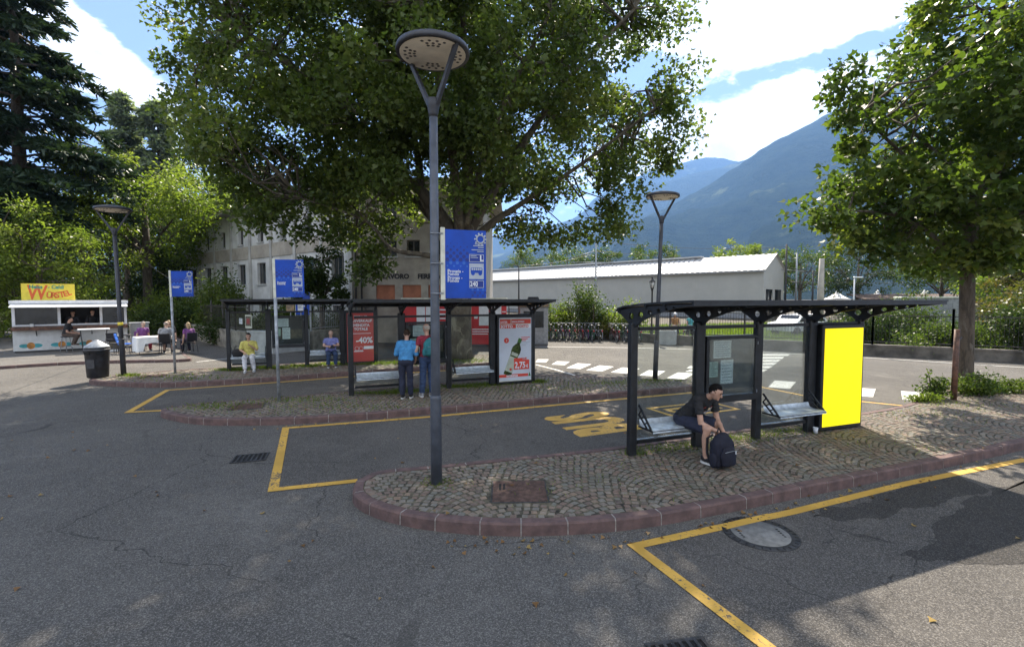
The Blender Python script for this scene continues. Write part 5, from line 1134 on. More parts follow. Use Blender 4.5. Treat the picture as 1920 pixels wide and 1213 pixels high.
def railing(label, pts, z0, h, gap, mat, pstep=2.2, group=None):
    o = thing('iron_railing', label, 'railing', (*pts[0], z0), 0, group); Q = Vector((*pts[0], 0)); bars = []; posts = MB(); rails = MB(); pl = []
    for a, b in zip(pts[:-1], pts[1:]):
        a, b = Vector((*a, 0))-Q, Vector((*b, 0))-Q; L = (b-a).length; d = (b-a)/L
        for z in (.12, h-.10): rails.bar(a+Vector((0, 0, z)), b+Vector((0, 0, z)), .035, .035)
        n = int(L/gap)
        for k in range(n): bars.append(a+d*(k+.5)*gap)
        m = max(1, round(L/pstep))
        for k in range(m+1): pl.append(a+d*L*k/m)
    mb = MB()
    for p in bars: mb.tube([p+Vector((0, 0, .06)), p+Vector((0, 0, h))], .009, 4, cap=False)
    mb.build('bars', MATS[mat], o)['kind'] = 'stuff'; rails.build('rails', MATS[mat], o)
    for p in pl: MB().bar(p+Vector((0, 0, -.03)), p+Vector((0, 0, h+.22)), .06, .06, 0, (1, 0, 0)).build('post', MATS[mat], o)
railing('dark iron railing on the mossy wall in front of the lawn', RW[1:6], .5, 1.35, .13, 'iron'); railing('rusty iron railing on the wall right of the young tree', RW[5:], .5, 1.5, .15, 'rail_rust')
railing('iron railing behind the parked bicycles', [(-.2, 30.6), (2.4, 30.3), (5.0, 29.4)], 0, 1.9, .13, 'rail_rust')
railing('dark iron fence on the grey stone wall by the yard', [(-18.25, 28.2), (-13.6, 23.6), (-12.4, 22.65)], .92, 1.25, .12, 'iron'); railing('pale barred fence beside the yard gate', [(-9.8, 23.35), (-9.0, 25.6), (-8.7, 26.9)], .92, 1.3, .14, 'galvanised')

# signs, boards and cabinets around the yard
def board(name, label, cat, p, w, h, zc, rz, mats, draw=None, pole=0):
    o = thing(name, label, cat, (p[0], p[1], 0 if pole else zc-h/2), rz); zb = zc-h/2 if pole else 0; mb = MB(); mb.box(-w/2, w/2, -.015, .015, zb, zb+h, 0)
    if draw: draw(mb, zb)
    mb.build('sign_face', [MATS[m] for m in mats], o)
    for x in ((-.4*w, .4*w) if pole > 1 else (0,)):
        if pole: MB().tube([(x, .03, -.03), (x, .03, zb+h*.9)], .025, 8).build('post', MATS['galvanised'], o)
        else: MB().bar((0, .015, h/2), (0, .06, h/2), .05, .05).build('bracket', MATS['galvanised'], o)
    return o
def lines(n, w, h, mi=1):
    def f(mb, zb):
        for k in range(n): mb.box(-w*.4, w*(.4-.12*(k % 3)), -.018, -.015, zb+h*(.85-k*.7/n), zb+h*(.85-k*.7/n)+h*.25/n, mi)
    return f
board('notice', 'small white notice on the yard fence left of the poster', 'notice', (-12.85, 22.72), .36, .26, 1.42, R(-42), ['white_print', 'ink'], lines(4, .36, .26))
board('poster', 'faded picture poster on the yard fence behind the woman in yellow', 'poster', (-12.25, 22.30), .46, .62, 1.42, R(-28), ['ivory_frame', 'red_dark', 'case_brown'], lambda mb, zb: (mb.box(-.2, .2, -.018, -.015, zb+.10, zb+.56, 2), mb.box(-.12, .1, -.021, -.018, zb+.2, zb+.45, 1)))
board('notice', 'brown notice above the timetables of the farthest shelter', 'notice', (-10.62, 23.0), .36, .36, 2.05, R(0), ['beech', 'ink'], lines(3, .36, .36), 1)
board('notice', 'white paper sign beside the brown notice near the yard gate', 'notice', (-10.15, 23.05), .26, .34, 2.08, R(0), ['white_print', 'ink'], lines(4, .26, .34), 1)
board('information_sign', 'tall blue board with a yellow patch at the building entrance', 'sign', (-11.4, 26.2), .85, 1.9, 2.55, R(-8), ['sign_blue', 'kiosk_yellow', 'white_print', 'ivory_frame'], lambda mb, zb: (mb.box(-.32, -.02, -.018, -.015, zb+1.05, zb+1.3, 1), mb.box(-.3, .3, -.018, -.015, zb+.6, zb+.66, 2), mb.box(-.3, .2, -.018, -.015, zb+.45, zb+.5, 2), mb.box(-.46, -.43, -.02, .02, zb-.05, zb+1.95, 3), mb.box(.43, .46, -.02, .02, zb-.05, zb+1.95, 3)), 2)
# red rental cabins
def bike_icon(mb, x, z, s, y, mi):
    for dx in (-.5, .5): mb.torus((x+dx*s, y, z), (0, 1, 0), .3*s, .03*s, 18, 4, mi)
    P = [(-.5, 0), (-.15, .45), (.3, .45), (.5, 0)]; 
    for a, b in ((0, 1), (1, 2), (2, 3), (0, 2)): mb.bar((x+P[a][0]*s, y, z+P[a][1]*s), (x+P[b][0]*s, y, z+P[b][1]*s), .05*s, .006, mi, (0, 1, 0))
    mb.bar((x-.28*s, y, z+.58*s), (x-.05*s, y, z+.58*s), .05*s, .006, mi, (0, 1, 0)); mb.bar((x+.3*s, y, z+.45*s), (x+.25*s, y, z+.68*s), .05*s, .006, mi, (0, 1, 0))
def cabin(label, x0, x1, y, rz, panels):
    o = thing('rental_cabin', label, 'cabin', (x0, y, 0), rz); L = x1-x0; mb = MB(); mb.bbox(0, L, 0, 2.2, .12, 2.38, .02); b = mb.build('body', MATS['red_panel'], o); MB().box(.05, L-.05, .05, 2.15, 0, .12).build('plinth', MATS['dark_grey'], o); MB().bbox(-.04, L+.04, -.05, 2.25, 2.381, 2.52, .02).build('roof', MATS['ivory_frame'], o)
    for u0, u1, z0, z1 in panels: MB().box(u0, u1, -.012, -.001, z0, z1).build('panel', MATS['white_print'], o)
    return o
c = cabin('red bicycle rental cabin with a white door left of the plane trunk', -5.6, -2.85, 24.4, 0, [(.75, 1.18, .2, 2.3), (1.22, 1.5, .2, 2.3)])
mb = MB(); bike_icon(mb, .38, .95, .40, -.004, 0); [mb.box(1.75, 2.5-.15*(k % 2), -.006, -.001, 2.1-k*.22, 2.17-k*.22) for k in range(6)]; mb.build('pictogram', MATS['white_print'], c)
c = cabin('red bicycle rental cabin with white panels right of the plane trunk', -2.25, -.30, 24.7, 0, [(.55, 1.05, 1.1, 2.32), (1.2, 1.7, 1.1, 2.32)])
mb = MB(); mb.box(.3, .48, -.006, -.001, 1.45, 1.62); [mb.box(1.73, 1.93-.05*(k % 2), -.006, -.001, 1.78-k*.16, 1.83-k*.16) for k in range(3)]; [mb.box(.2, 1.6-.3*k, -.006, -.001, .88-k*.12, .93-k*.12) for k in range(3)]; bike_icon(mb, 1.55, .55, .40, -.004, 0); mb.build('pictogram', MATS['white_print'], c)
o = thing('ticket_kiosk', 'grey kiosk box with a dark cap right of the oil bottle advert', 'kiosk', (.42, 26.0, 0), R(2))
MB().bbox(0, 1.55, 0, 1.3, 0, 2.0, .02).build('body', MATS['grey_metal'], o); MB().bbox(-.06, 1.61, -.08, 1.36, 2.0, 2.36, .02).build('fascia', MATS['window_frame'], o); MB().bbox(.02, 1.53, -.092, -.081, 2.06, 2.30, .004).build('sign_strip', MATS['beech'], o)
MB().add([(.42, .3, 2.361), (1.12, .3, 2.361), (1.12, .9, 2.361), (.42, .9, 2.361), (.50, .36, 2.58), (1.04, .36, 2.58), (1.04, .84, 2.58), (.50, .84, 2.58)], [(0, 1, 5, 4), (1, 2, 6, 5), (2, 3, 7, 6), (3, 0, 4, 7), (4, 5, 6, 7)]).build('roof_vent', MATS['black_plastic'], o); MB().box(.2, 1.3, -.01, -.001, .9, 1.8).build('window', MATS['window_dark'], o)

# masts, lanterns, wires, tents, container and car beyond the railing
def mast(label, x, y, h, r, mat, arm=None, name='catenary_mast'):
    o = thing(name, label, 'mast', (x, y, 0), 0); MB().tube([(0, 0, -.1), (0, 0, h*.5), (0, 0, h)], [r*1.15, r, r*.8], 8).build('pole', MATS[mat], o)
    if arm:
        for (x1, z1, x2, z2) in arm: MB().tube([(x1, 0, z1), (x2, 0, z2)], .045, 6).build('arm', MATS[mat], o)
    return o
mast('thin mast standing against the middle of the shed wall', 8.7, 50, 8.5, .09, 'galvanised', [(-2.6, 6.2, 1.8, 6.2), (-2.4, 6.7, 0, 7.4)])
mast('short mast with a bracket arm near the left end of the shed', .65, 46, 5.6, .07, 'iron', [(0, 5.5, -.5, 5.7)])
mast('tall dark mast right of the shed gable', 34.1, 60, 9.2, .13, 'iron', [(0, 6.4, 3.6, 5.6), (0, 4.6, 3.4, 4.2)]); mast('second dark mast right of the shed gable', 36.6, 62, 8.3, .12, 'galvanised', [(-2, 6.2, 2.4, 5.8)]); mast('slim iron mast carrying the second wire bracket', 37.5, 60, 6.0, .11, 'iron')
mast('broad yellowish concrete mast with an orange band', 32.1, 50, 6.6, .30, 'plaster_beige'); 
o = thing('street_lamp', 'small pale lamp with a flat white head among the far trees', 'street lamp', (32, 45, 0)); MB().tube([(0, 0, 0), (0, 0, 4.4)], [.07, .05], 8).build('pole', MATS['white_metal'], o); MB().bbox(-.1, .75, -.12, .12, 4.38, 4.52, .05).build('lamp_head', MATS['white_metal'], o)
o = thing('lantern_post', 'classic black lantern post beyond the road behind the dark lamp', 'lantern', (7.9, 27.1, 0))
MB().lathe([(.13, 0), (.13, .25), (.09, .3), (.075, .8), (.05, 1.0), (.045, 2.9), (.07, 2.95), (.05, 3.02)], 12).build('post', MATS['iron'], o)
ln = MB(); ln.lathe([(.08, 3.02), (.10, 3.06), (.08, 3.08)], 6); [ln.tube([(.08*math.cos(a), .08*math.sin(a), 3.06), (.15*math.cos(a), .15*math.sin(a), 3.42)], .012, 4) for a in np.arange(6)*1.047]; ln.lathe([(.18, 3.42), (.17, 3.45), (.09, 3.56), (.05, 3.60), (.06, 3.64), (.01, 3.74)], 6); lt = ln.build('lantern', MATS['iron'], o); MB().lathe([(.072, 3.07), (.14, 3.42)], 6).build('pane', MATS['canvas_white'], lt)
def wire(label, p, q, sag, r=.012):
    P = [Vector(p).lerp(Vector(q), k/16)+Vector((0, 0, -sag*4*(k/16)*(1-k/16))) for k in range(17)]; tag(MB().tube(P, r, 4).build('overhead_wire', MATS['iron']), label, 'wire', 'overhead wires')
wire('upper railway wire from the mid mast to the tall dark mast', (8.7, 50, 8.4), (34.1, 60, 8.9), .5, .02); wire('lower railway wire from the mid mast to the tall dark mast', (8.7, 50, 7.4), (34.1, 60, 7.8), .5, .018); wire('railway wire from the left bracket mast to the mid mast', (.65, 46, 5.6), (8.7, 50, 7.2), .3, .016)
wire('railway wire running right from the tall dark mast', (34.1, 60, 6.0), (62, 52, 5.6), .4, .02); wire('pale cable sagging from the left lamp to the building corner', (-11.98, 14.66, 4.3), (-26.5, 40.5, 3.6), .5, .012); wire('lower railway wire running right from the tall dark mast', (34.1, 60, 4.6), (62, 50, 4.4), .3, .018)
for i, (x, y, lb) in enumerate([(47.3, 70, 'leftmost of the white pointed tents, behind the nearest shelter roof'), (53.2, 70, 'middle white pointed tent behind the right end of the shelter roof'), (60, 70, 'right white pointed tent, nearest the young street tree trunk')]):
    o = thing('pavilion_tent', lb, 'tent', (x, y, 0), .2, 'white pointed tents'); mb = MB(); pr = [(2.0, 2.3), (1.3, 2.55), (.7, 2.9), (.25, 3.3), (.03, 3.75)]; mb.lathe(pr, 4, M=Matrix.Rotation(R(45), 4, 'Z')); mb.build('canopy', MATS['canvas_white'], o)
    for sx in (-1, 1):
        for sy in (-1, 1): MB().tube([(sx*1.38, sy*1.38, 0), (sx*1.38, sy*1.38, 2.32)], .04, 6).build('leg', MATS['white_metal'], o)
o = thing('market_shed', 'low reddish brown shed roof behind the shelter and below the tents', 'shed', (44, 60, 0), R(-8)); MB().box(0, 17, 0, 3, 0, 2.35).build('wall', MATS['stone_wall'], o); MB().add([(-.3, -.4, 2.3), (17.3, -.4, 2.3), (17.3, 3.4, 2.95), (-.3, 3.4, 2.95), (-.3, -.4, 2.42), (17.3, -.4, 2.42), (17.3, 3.4, 3.07), (-.3, 3.4, 3.07)], [(3, 2, 1, 0), (4, 5, 6, 7), (0, 1, 5, 4), (1, 2, 6, 5), (2, 3, 7, 6), (3, 0, 4, 7)]).build('roof', MATS['roof_tile'], o)
o = thing('site_container', 'grey ribbed site container behind the bushes left of the young tree', 'container', (23.2, 28.6, 0), R(-30)); mb = MB(); mb.bbox(0, 2.6, 0, 2.4, .1, 2.5, .03); [mb.box(.1+k*.2, .2+k*.2, -.02, 0, .2, 2.4) for k in range(12)]; mb.build('body', MATS['grey_metal'], o); MB().bbox(-.04, 2.64, -.05, 2.44, 2.501, 2.60, .02).build('roof', MATS['ivory_frame'], o)
def car(label, p, rz):
    o = thing('parked_car', label, 'car', (*p, 0), rz); mb = MB(); pr = [(-2.0, .35), (-2.05, .65), (-1.9, .85), (-1.2, .93), (-.75, 1.42), (.9, 1.45), (1.6, .98), (2.0, .9), (2.05, .5), (1.98, .32)]; vs = [(x, y, z) for y in (-.85, .85) for x, z in pr]; n = len(pr)
    mb.add(vs, [tuple(range(n)), tuple(range(2*n-1, n-1, -1))]+[(i, n+i, n+(i+1) % n, (i+1) % n) for i in range(n)]); mb.build('body', MATS['white_metal'], o)
    for s in (-1, 1):
        MB().add([(x, s*.855, z) for x, z in ((-1.1, .95), (-.7, 1.36), (.8, 1.38), (1.35, .98))], [(0, 1, 2, 3)]).build('side_window', MATS['window_dark'], o)
        for x in (-1.25, 1.25): MB().lathe([(.05, -.1), (.31, -.1), (.33, -.05), (.33, .05), (.31, .1), (.05, .1)], 18, M=Matrix.Translation((x, s*.78, .33)) @ Matrix.Rotation(R(90), 4, 'X')).build('wheel', MATS['black_plastic'], o)
    MB().add([(-1.16, -.72, .97), (-1.16, .72, .97), (-.80, .68, 1.37), (-.80, -.68, 1.37)], [(0, 1, 2, 3)]).build('windscreen', MATS['window_dark'], o)
car('white parked car on the grass beyond the railing, under the shelter roof', (19.5, 32.5), R(20))

# ------------------------------------------------------------------ people
pmat('skin', (.46, .27, .19), .55, var=.08, vs=14); pmat('skin_light', (.55, .35, .26), .55, var=.08, vs=14); pmat('lips', (.36, .14, .12), .5); pmat('eye', (.03, .025, .02), .25)
pmat('hair_black', (.010, .008, .007), .85, var=.3, vs=60, bump=1.0, bs=110, spec=.15); pmat('hair_blond', (.42, .30, .15), .55, var=.25, vs=40, bump=.5, bs=90); pmat('hair_grey', (.40, .34, .28), .6, var=.2, vs=40, bump=.4, bs=90); pmat('hair_brown', (.045, .026, .016), .8, spec=.2, var=.3, vs=40, bump=.5, bs=90)
for nm, c in (('cloth_black', (.016, .016, .018)), ('cloth_navy', (.018, .022, .045)), ('cloth_yellow', (.56, .50, .13)), ('cloth_white', (.58, .58, .60)), ('cloth_violet', (.20, .22, .48)), ('cloth_jeans', (.030, .055, .12)), ('cloth_sky', (.06, .25, .50)), ('cloth_maroon', (.22, .018, .035)), ('cloth_teal', (.02, .15, .17)), ('cloth_brown', (.085, .062, .05)), ('cloth_purple', (.20, .07, .23)), ('cloth_grey', (.30, .30, .31)), ('cloth_tan', (.48, .27, .12)), ('cloth_aqua', (.10, .42, .46)), ('bag_navy', (.006, .007, .018))):
    pmat(nm, c, .85, var=.14, vs=9, bump=.35, bs=30)
pmat('sole_white', (.62, .62, .60), .6)

def fuse(mb, name, mat, parent, vox, smooth=3, fold=0.0):
    """melt overlapping shapes into one continuous skin"""
    me = bpy.data.meshes.new("tmp_shape"); me.from_pydata(mb.v, [], mb.f); me.update(); ob = bpy.data.objects.new("tmp_shape", me); COL.objects.link(ob)
    r = ob.modifiers.new("r", 'REMESH'); r.mode = 'VOXEL'; r.voxel_size = vox; r.use_smooth_shade = True
    if smooth: s = ob.modifiers.new("s", 'SMOOTH'); s.factor = .5; s.iterations = smooth
    dg = bpy.context.evaluated_depsgraph_get(); m2 = bpy.data.meshes.new_from_object(ob.evaluated_get(dg)); m2.name = name; bpy.data.objects.remove(ob); bpy.data.meshes.remove(me)
    if fold:
        cs = [v.co.copy() for v in m2.vertices]; ns = [v.normal.copy() for v in m2.vertices]; sd_ = len(cs) % 17
        for v, c, n in zip(m2.vertices, cs, ns):
            q = Vector((c.x*9+sd_, c.y*9, c.z*17+c.x*7)); d = 1-abs(mnoise.noise(q))*2; v.co = c+n*fold*(d*.8+mnoise.noise(q*2.3)*.5)
    m2.materials.clear(); m2.materials.append(MATS[mat]); m2.polygons.foreach_set('use_smooth', np.ones(len(m2.polygons), bool))
    o = bpy.data.objects.new(name, m2); COL.objects.link(o); o.parent = parent; return o
V3 = lambda x, y, z: Vector((x, y, z))
def stand(lean=0.0, step=.0, arms='down'):
    J = dict(P=V3(0, 0, .95), C=V3(0, -.30*math.sin(lean), .95+.33*math.cos(lean)))
    for s, k in ((1, 'L'), (-1, 'R')):
        J['hip'+k] = V3(s*.09, 0, .92); J['kn'+k] = V3(s*.10, -.02-step*s*.5, .50); J['an'+k] = V3(s*.11, .02-step*s, .085)
    return J
def sit(seat, lean=.1, spread=.13, kfwd=.44, afwd=.40):
    P = V3(0, 0, seat+.10); J = dict(P=P, C=P+V3(0, -.33*math.sin(lean), .33*math.cos(lean)))
    for s, k in ((1, 'L'), (-1, 'R')): J['hip'+k] = P+V3(s*.09, -.04, -.02); J['kn'+k] = V3(s*spread, -kfwd, seat+.055); J['an'+k] = V3(s*(spread+.01), -afwd, .085)
    return J
def hand(mb, w, d, n, side, curl=.5, r=.0095):
    d = Vector(d).normalized(); n = Vector(n); n = (n-d*n.dot(d)).normalized(); s = d.cross(n)*side
    for k in (-1, 0, 1): mb.caps(w-d*.01, w+d*.075+s*k*.022, .021, .016, 8)
    for k, L in ((-1.5, .062), (-.5, .074), (.5, .080), (1.5, .070)):
        b = w+d*.082+s*k*.0215; c1 = math.cos(curl), math.sin(curl); d1 = d*c1[0]-n*c1[1]; c2 = curl*1.9; d2 = d*math.cos(c2)-n*math.sin(c2); m = b+d1*L*.55
        mb.caps(b-d*.01, m, r, r*.95, 7); mb.caps(m, m+d2*L*.5, r*.95, r*.8, 7)
    b = w+d*.02+s*.034; m = b+(s*.6+d*.75-n*.3).normalized()*.042; mb.caps(b-s*.012, m, r*1.25, r*1.05, 7); mb.caps(m, m+(d*.9-n*.45+s*.05).normalized()*.034, r*1.05, r*.9, 7)
def person(label, loc, rz, J, top, bottom, shoes, hair, sc=1.0, skin='skin', face=None, arms=None, sleeve=.6, shorts=False, vox=.013, curl=.6, longhair=False, bald=False, wide=1.0, group=None, helmet=None, prnt=False, noface=False):
    o = thing('person', label, 'person', loc, rz, group); o.scale = (sc, sc, sc); P, C = J['P'], J['C']; u = (C-P).normalized(); l = V3(1, 0, 0); f = l.cross(u).normalized()
    tw = J.get('twist', 0); l2 = (Matrix.Rotation(tw, 3, u) @ l); f2 = l2.cross(u)
    M = Matrix((l2, -f2, u)).transposed(); MP = Matrix((l, -f, u)).transposed(); Nk = C+u*.19; hd = J.get('hd', V3(0, -.02, .185)); H = Nk+(MP @ hd if 'hdw' not in J else hd)
    hf = Vector(face or (0, -1, 0)).normalized(); hl = V3(0, 0, 1).cross(hf)*-1; hl = hf.cross(V3(0, 0, 1)).normalized()*-1; hu = (hl.cross(hf)).normalized()
    if hu.z < 0: hu = -hu
    MH = Matrix((hl, -hf, hu)).transposed(); sh = {}
    for s, k in ((1, 'L'), (-1, 'R')): sh[k] = C+u*.125+l2*s*.175*wide
    A = arms or {}; el = {}; wr = {}
    for s, k in ((1, 'L'), (-1, 'R')):
        el[k] = Vector(A['el'+k]) if 'el'+k in A else sh[k]+V3(s*.055, .03, -.28); wr[k] = Vector(A['wr'+k]) if 'wr'+k in A else el[k]+V3(s*.01, -.07, -.245)
    def torso(mb, g, hips=True, ch=1.0):
        mb.ell(C, (.165*g*wide, .115*g*ch, .19*g), 0, 16, 12, M); mb.ell(P.lerp(C, .5), (.15*g*wide, .112*g, .19*g), 0, 16, 12, M); mb.caps(sh['L'], sh['R'], .058*g, .058*g); mb.caps(Nk-u*.06, sh['L'].lerp(Nk, .35), .055*g, .05*g); mb.caps(Nk-u*.06, sh['R'].lerp(Nk, .35), .055*g, .05*g)
        if hips: mb.ell(P, (.165*g*wide, .125*g, .14*g), 0, 16, 12, MP)
    b = MB(); torso(b, 1.0); b.caps(Nk-u*.06, H-hu*.05-hf*.01, .056, .050)
    b.ell(H, (.074, .094, .104), 0, 18, 14, MH); b.ell(H+hf*.028-hu*.062, (.056, .064, .058), 0, 14, 10, MH); b.caps(H+hf*.088+hu*.004, H+hf*.108-hu*.034, .010, .015, 8); b.ell(H+hf*.078-hu*.098, (.022, .02, .016), 0, 10, 8, MH); b.ell(H+hf*.074+hu*.025, (.05, .018, .014), 0, 10, 8, MH)
    for s in (1, -1): b.ell(H+hl*s*.076-hu*.012-hf*.005, (.010, .022, .032), 0, 10, 8, MH)
    for s, k in ((1, 'L'), (-1, 'R')):
        b.caps(sh[k], el[k], .050, .041); b.caps(el[k], wr[k], .041, .028); d = (wr[k]-el[k]).normalized()
        hdv = Vector(A.get('hd'+k, d)); hand(b, wr[k], hdv, A.get('hn'+k, (-s*.8, .2, -.5)), s, curl)
        b.caps(J['hip'+k], J['kn'+k], .085, .056); b.caps(J['kn'+k], J['kn'+k].lerp(J['an'+k], .35)+V3(0, .02, 0), .056, .054); b.caps(J['kn'+k].lerp(J['an'+k], .35)+V3(0, .02, 0), J['an'+k], .054, .036); b.caps(J['an'+k], J['an'+k]+V3(0, -.12, -.045), .038, .028)
    body = fuse(b, 'body', skin, o, vox, 2)
    if not noface:
        for s in (1, -1): MB().ell(H+hf*.090+hl*s*.031+hu*.004, (.011, .006, .006), 0, 10, 6, MH).build('eye', MATS['eye'], body); MB().caps(H+hf*.090+hl*s*.047+hu*.020, H+hf*.094+hl*s*.018+hu*.023, .005, .006, 6).build('eyebrow', MATS[hair or 'hair_grey'], body)
        MB().ell(H+hf*.087-hu*.066, (.024, .008, .007), 0, 10, 6, MH).build('mouth', MATS['lips'], body)
    if hair:
        h = MB(); e = MB().ell((0, 0, 0), (.080, .098, .103), 0, 30, 24); keep = []
        vs = [Vector(p)*(1+.07*mnoise.noise(Vector(p)*45)) for p in e.v]
        for fc in e.f:
            c = sum((vs[i] for i in fc), Vector())/len(fc)
            front = c.y < -.030+.03*mnoise.noise(c*60); low = -.095 if longhair else -.072
            if bald:
                if c.z > .045 or c.z < -.05 or c.y < -.02: continue
            elif (front and c.z < .052+.25*(c.y+.05)*-.2) or c.z < low or (abs(c.x) > .06 and c.z < (-.01 if not longhair else -.09) and c.y < -.012) or (c.y < .0 and abs(c.x) > .055 and c.z < -.03) or (c.y < .03 and c.z < -.045): continue
            keep.append(fc)
        h.add([H+hu*.012-hf*.010+MH @ v for v in vs], keep, 0, True)
        if longhair: h.ell(H-hf*.075-hu*.10, (.075, .045, .13), 0, 14, 10, MH)
        h.build('hair', MATS[hair], o)
    if helmet:
        h = MB(); e = MB().ell((0, 0, 0), (.105, .135, .105), 0, 24, 14); h.add([H+hu*.045+MH @ Vector(p) for p in e.v], [q for q in e.f if sum(e.v[i][2] for i in q) > -.05], 0, True); hm = h.build('helmet', MATS[helmet], o)
        MB().caps(H+hl*.08+hu*.03, H+hf*.04-hu*.11, .006, .006, 6).build('strap', MATS['cloth_black'], hm)
    t = MB(); torso(t, 1.10, False); t.ell(P+u*.05, (.172*wide, .135, .15), 0, 16, 12, MP)
    for s, k in ((1, 'L'), (-1, 'R')):
        q = sh[k].lerp(el[k], min(1, sleeve)); t.tube([sh[k]-(el[k]-sh[k]).normalized()*.02, sh[k].lerp(q, .5), q], [.060, .063, .062 if sleeve < 1 else .052], 12)
        if sleeve >= 1: t.tube([el[k]-(wr[k]-el[k]).normalized()*.03, el[k].lerp(wr[k], .95)], [.052, .038], 12); t.ell(el[k], (.053, .053, .053))
    ts = fuse(t, 'shirt', top, o, vox, 2, .009)
    if prnt:
        pm = MB()
        for i in range(34):
            a, z = random.uniform(-.62, .62), random.uniform(-.11, .10); y = -.131*math.cos(a)*math.sqrt(max(.1, 1-(z/.21)**2)); x = .186*math.sin(a)*math.sqrt(max(.1, 1-(z/.21)**2)); w_ = random.uniform(.010, .026)
            pm.add([C+M @ Vector((x+dx*w_, y*1.03-.012, z+dz_*w_)) for dx, dz_ in ((-1, -.7), (1, -.9), (.9, 1), (-.7, .8))], [(0, 1, 2, 3)], i % 4 if i % 4 < 3 else 0)
        pm.build('print', [MATS['cloth_white'], MATS['ad_red'], MATS['sign_blue_light']], ts)
    t = MB(); t.ell(P-u*.01, (.176*wide, .137, .135), 0, 16, 12, MP)
    for k in 'LR':
        hp, kn, an = J['hip'+k], J['kn'+k], J['an'+k]; t.ell(hp, (.098*wide, .10, .10))
        if shorts: t.tube([hp, hp.lerp(kn, .5), hp.lerp(kn, .90)], [.102, .096, .092], 14)
        else: t.caps(hp, kn, .098, .076, 12); cf = kn.lerp(an, .38)+V3(0, .018, 0); t.tube([kn, cf, kn.lerp(an, .7)+V3(0, .008, 0), kn.lerp(an, .95)], [.077, .074, .066, .062], 12); t.ell(kn, (.078, .078, .078))
    fuse(t, 'shorts' if shorts else 'trousers', bottom, o, vox, 2, .009)
    for k in 'LR':
        an = J['an'+k]; yw = J.get('foot'+k, 0.0); Mf = Matrix.Translation((an.x, an.y, an.z-.085)) @ Matrix.Rotation(yw, 4, 'Z')
        s = MB(); s.ell((0, -.06, .055), (.043, .13, .045), 0, 14, 10); s.ell((0, .015, .075), (.040, .055, .055), 0, 12, 8); s.v = [tuple(Mf @ Vector((p[0], p[1], max(p[2], .018)))) for p in s.v]
        sho = s.build('shoe', MATS[shoes], o); so = MB(); pr = [(x*.048, -.06+y*.137) for x, y in circ(0, 0, 1, 18)]; so.prism(pr, 0.0, .028); so.v = [tuple(Mf @ Vector(p)) for p in so.v]; so.build('sole', MATS['sole_white'], sho)
    return o

# the boy on the near bench
J = sit(.46, 1.02, .16, .50, .44); J['C'] = J['P']+V3(0, -.27, .265); J['hdw'] = 1; J['hd'] = V3(-.01, -.125, .095); J['anR'] = V3(-.15, -.47, .085); J['anL'] = V3(.20, -.52, .085); J['knL'] = V3(.17, -.48, .52); J['twist'] = R(-6)
boy_arms = dict(elR=(-.20, -.42, .585), wrR=(-.045, -.62, .47), elL=(.19, -.44, .59), wrL=(.05, -.63, .46), hdR=(.55, -.75, -.25), hdL=(-.45, -.8, -.3), hnR=(-.3, .3, .9), hnL=(.2, .2, .95))
person('boy in black shirt and dark shorts leaning forward on the nearest bench, hands clasped', (2.62, 7.235, K), R(36), J, 'cloth_black', 'cloth_navy', 'cloth_black', 'hair_black', .98, 'skin', (.12, -.90, -.42), boy_arms, .62, True, .009, .9, prnt=True)
# the two people standing at the middle shelter
J = stand(.16); J['hd'] = V3(0, -.03, .18); J['anL'] = V3(.09, .03, .085); J['anR'] = V3(-.10, -.06, .085)
person('person in a bright blue jacket and dark trousers reading the timetable, seen from behind', (-2.50, 11.24, K), R(178), J, 'cloth_sky', 'cloth_navy', 'cloth_black', 'hair_brown', .93, 'skin', (.25, -.9, -.35), dict(elL=(.26, -.05, 1.12), wrL=(.14, -.27, 1.06), elR=(-.26, -.05, 1.12), wrR=(-.12, -.27, 1.08)), 1.0, wide=1.12)
J = stand(.04); J['anL'] = V3(.12, -.05, .085)
mp = person('man in a maroon shirt and jeans with a teal rucksack behind the lamp pole', (-2.03, 11.42, K), R(208), J, 'cloth_maroon', 'cloth_jeans', 'cloth_grey', 'hair_grey', 1.0, 'skin', (.35, -.93, -.05), dict(elR=(-.27, .04, 1.13), wrR=(-.20, -.22, 1.10), elL=(.28, .04, 1.12), wrL=(.25, -.10, .90)), .55, wide=1.05, bald=True)
# woman and man on the far shelter benches
J = sit(.44, .05, .12, .44, .40); J['anL'] = V3(.17, -.36, .085); J['anR'] = V3(-.10, -.48, .085)
person('woman in a yellow jumper and white trousers sitting on the farthest bench', sp3(.60, -.26), rz3, J, 'cloth_yellow', 'cloth_white', 'sole_white', 'hair_black', .91, 'skin', (0, -1, -.08), dict(elL=(.26, -.12, .74), wrL=(.07, -.22, .90), elR=(-.26, -.08, .76), wrR=(-.10, -.34, .66)), .95, wide=1.12)
J = sit(.44, .10, .12, .42, .36)
person('man in a blue shirt and jeans reading on the right bench of the farthest shelter', sp3(3.12, -.26), rz3, J, 'cloth_violet', 'cloth_jeans', 'cloth_brown', 'hair_grey', .93, 'skin_light', (0, -.95, -.3), dict(elL=(.26, -.10, .78), wrL=(.08, -.33, .80), elR=(-.26, -.10, .78), wrR=(-.07, -.34, .76), hdL=(-.3, -.9, .1), hdR=(.3, -.9, .1)), .6, wide=1.12, bald=True)
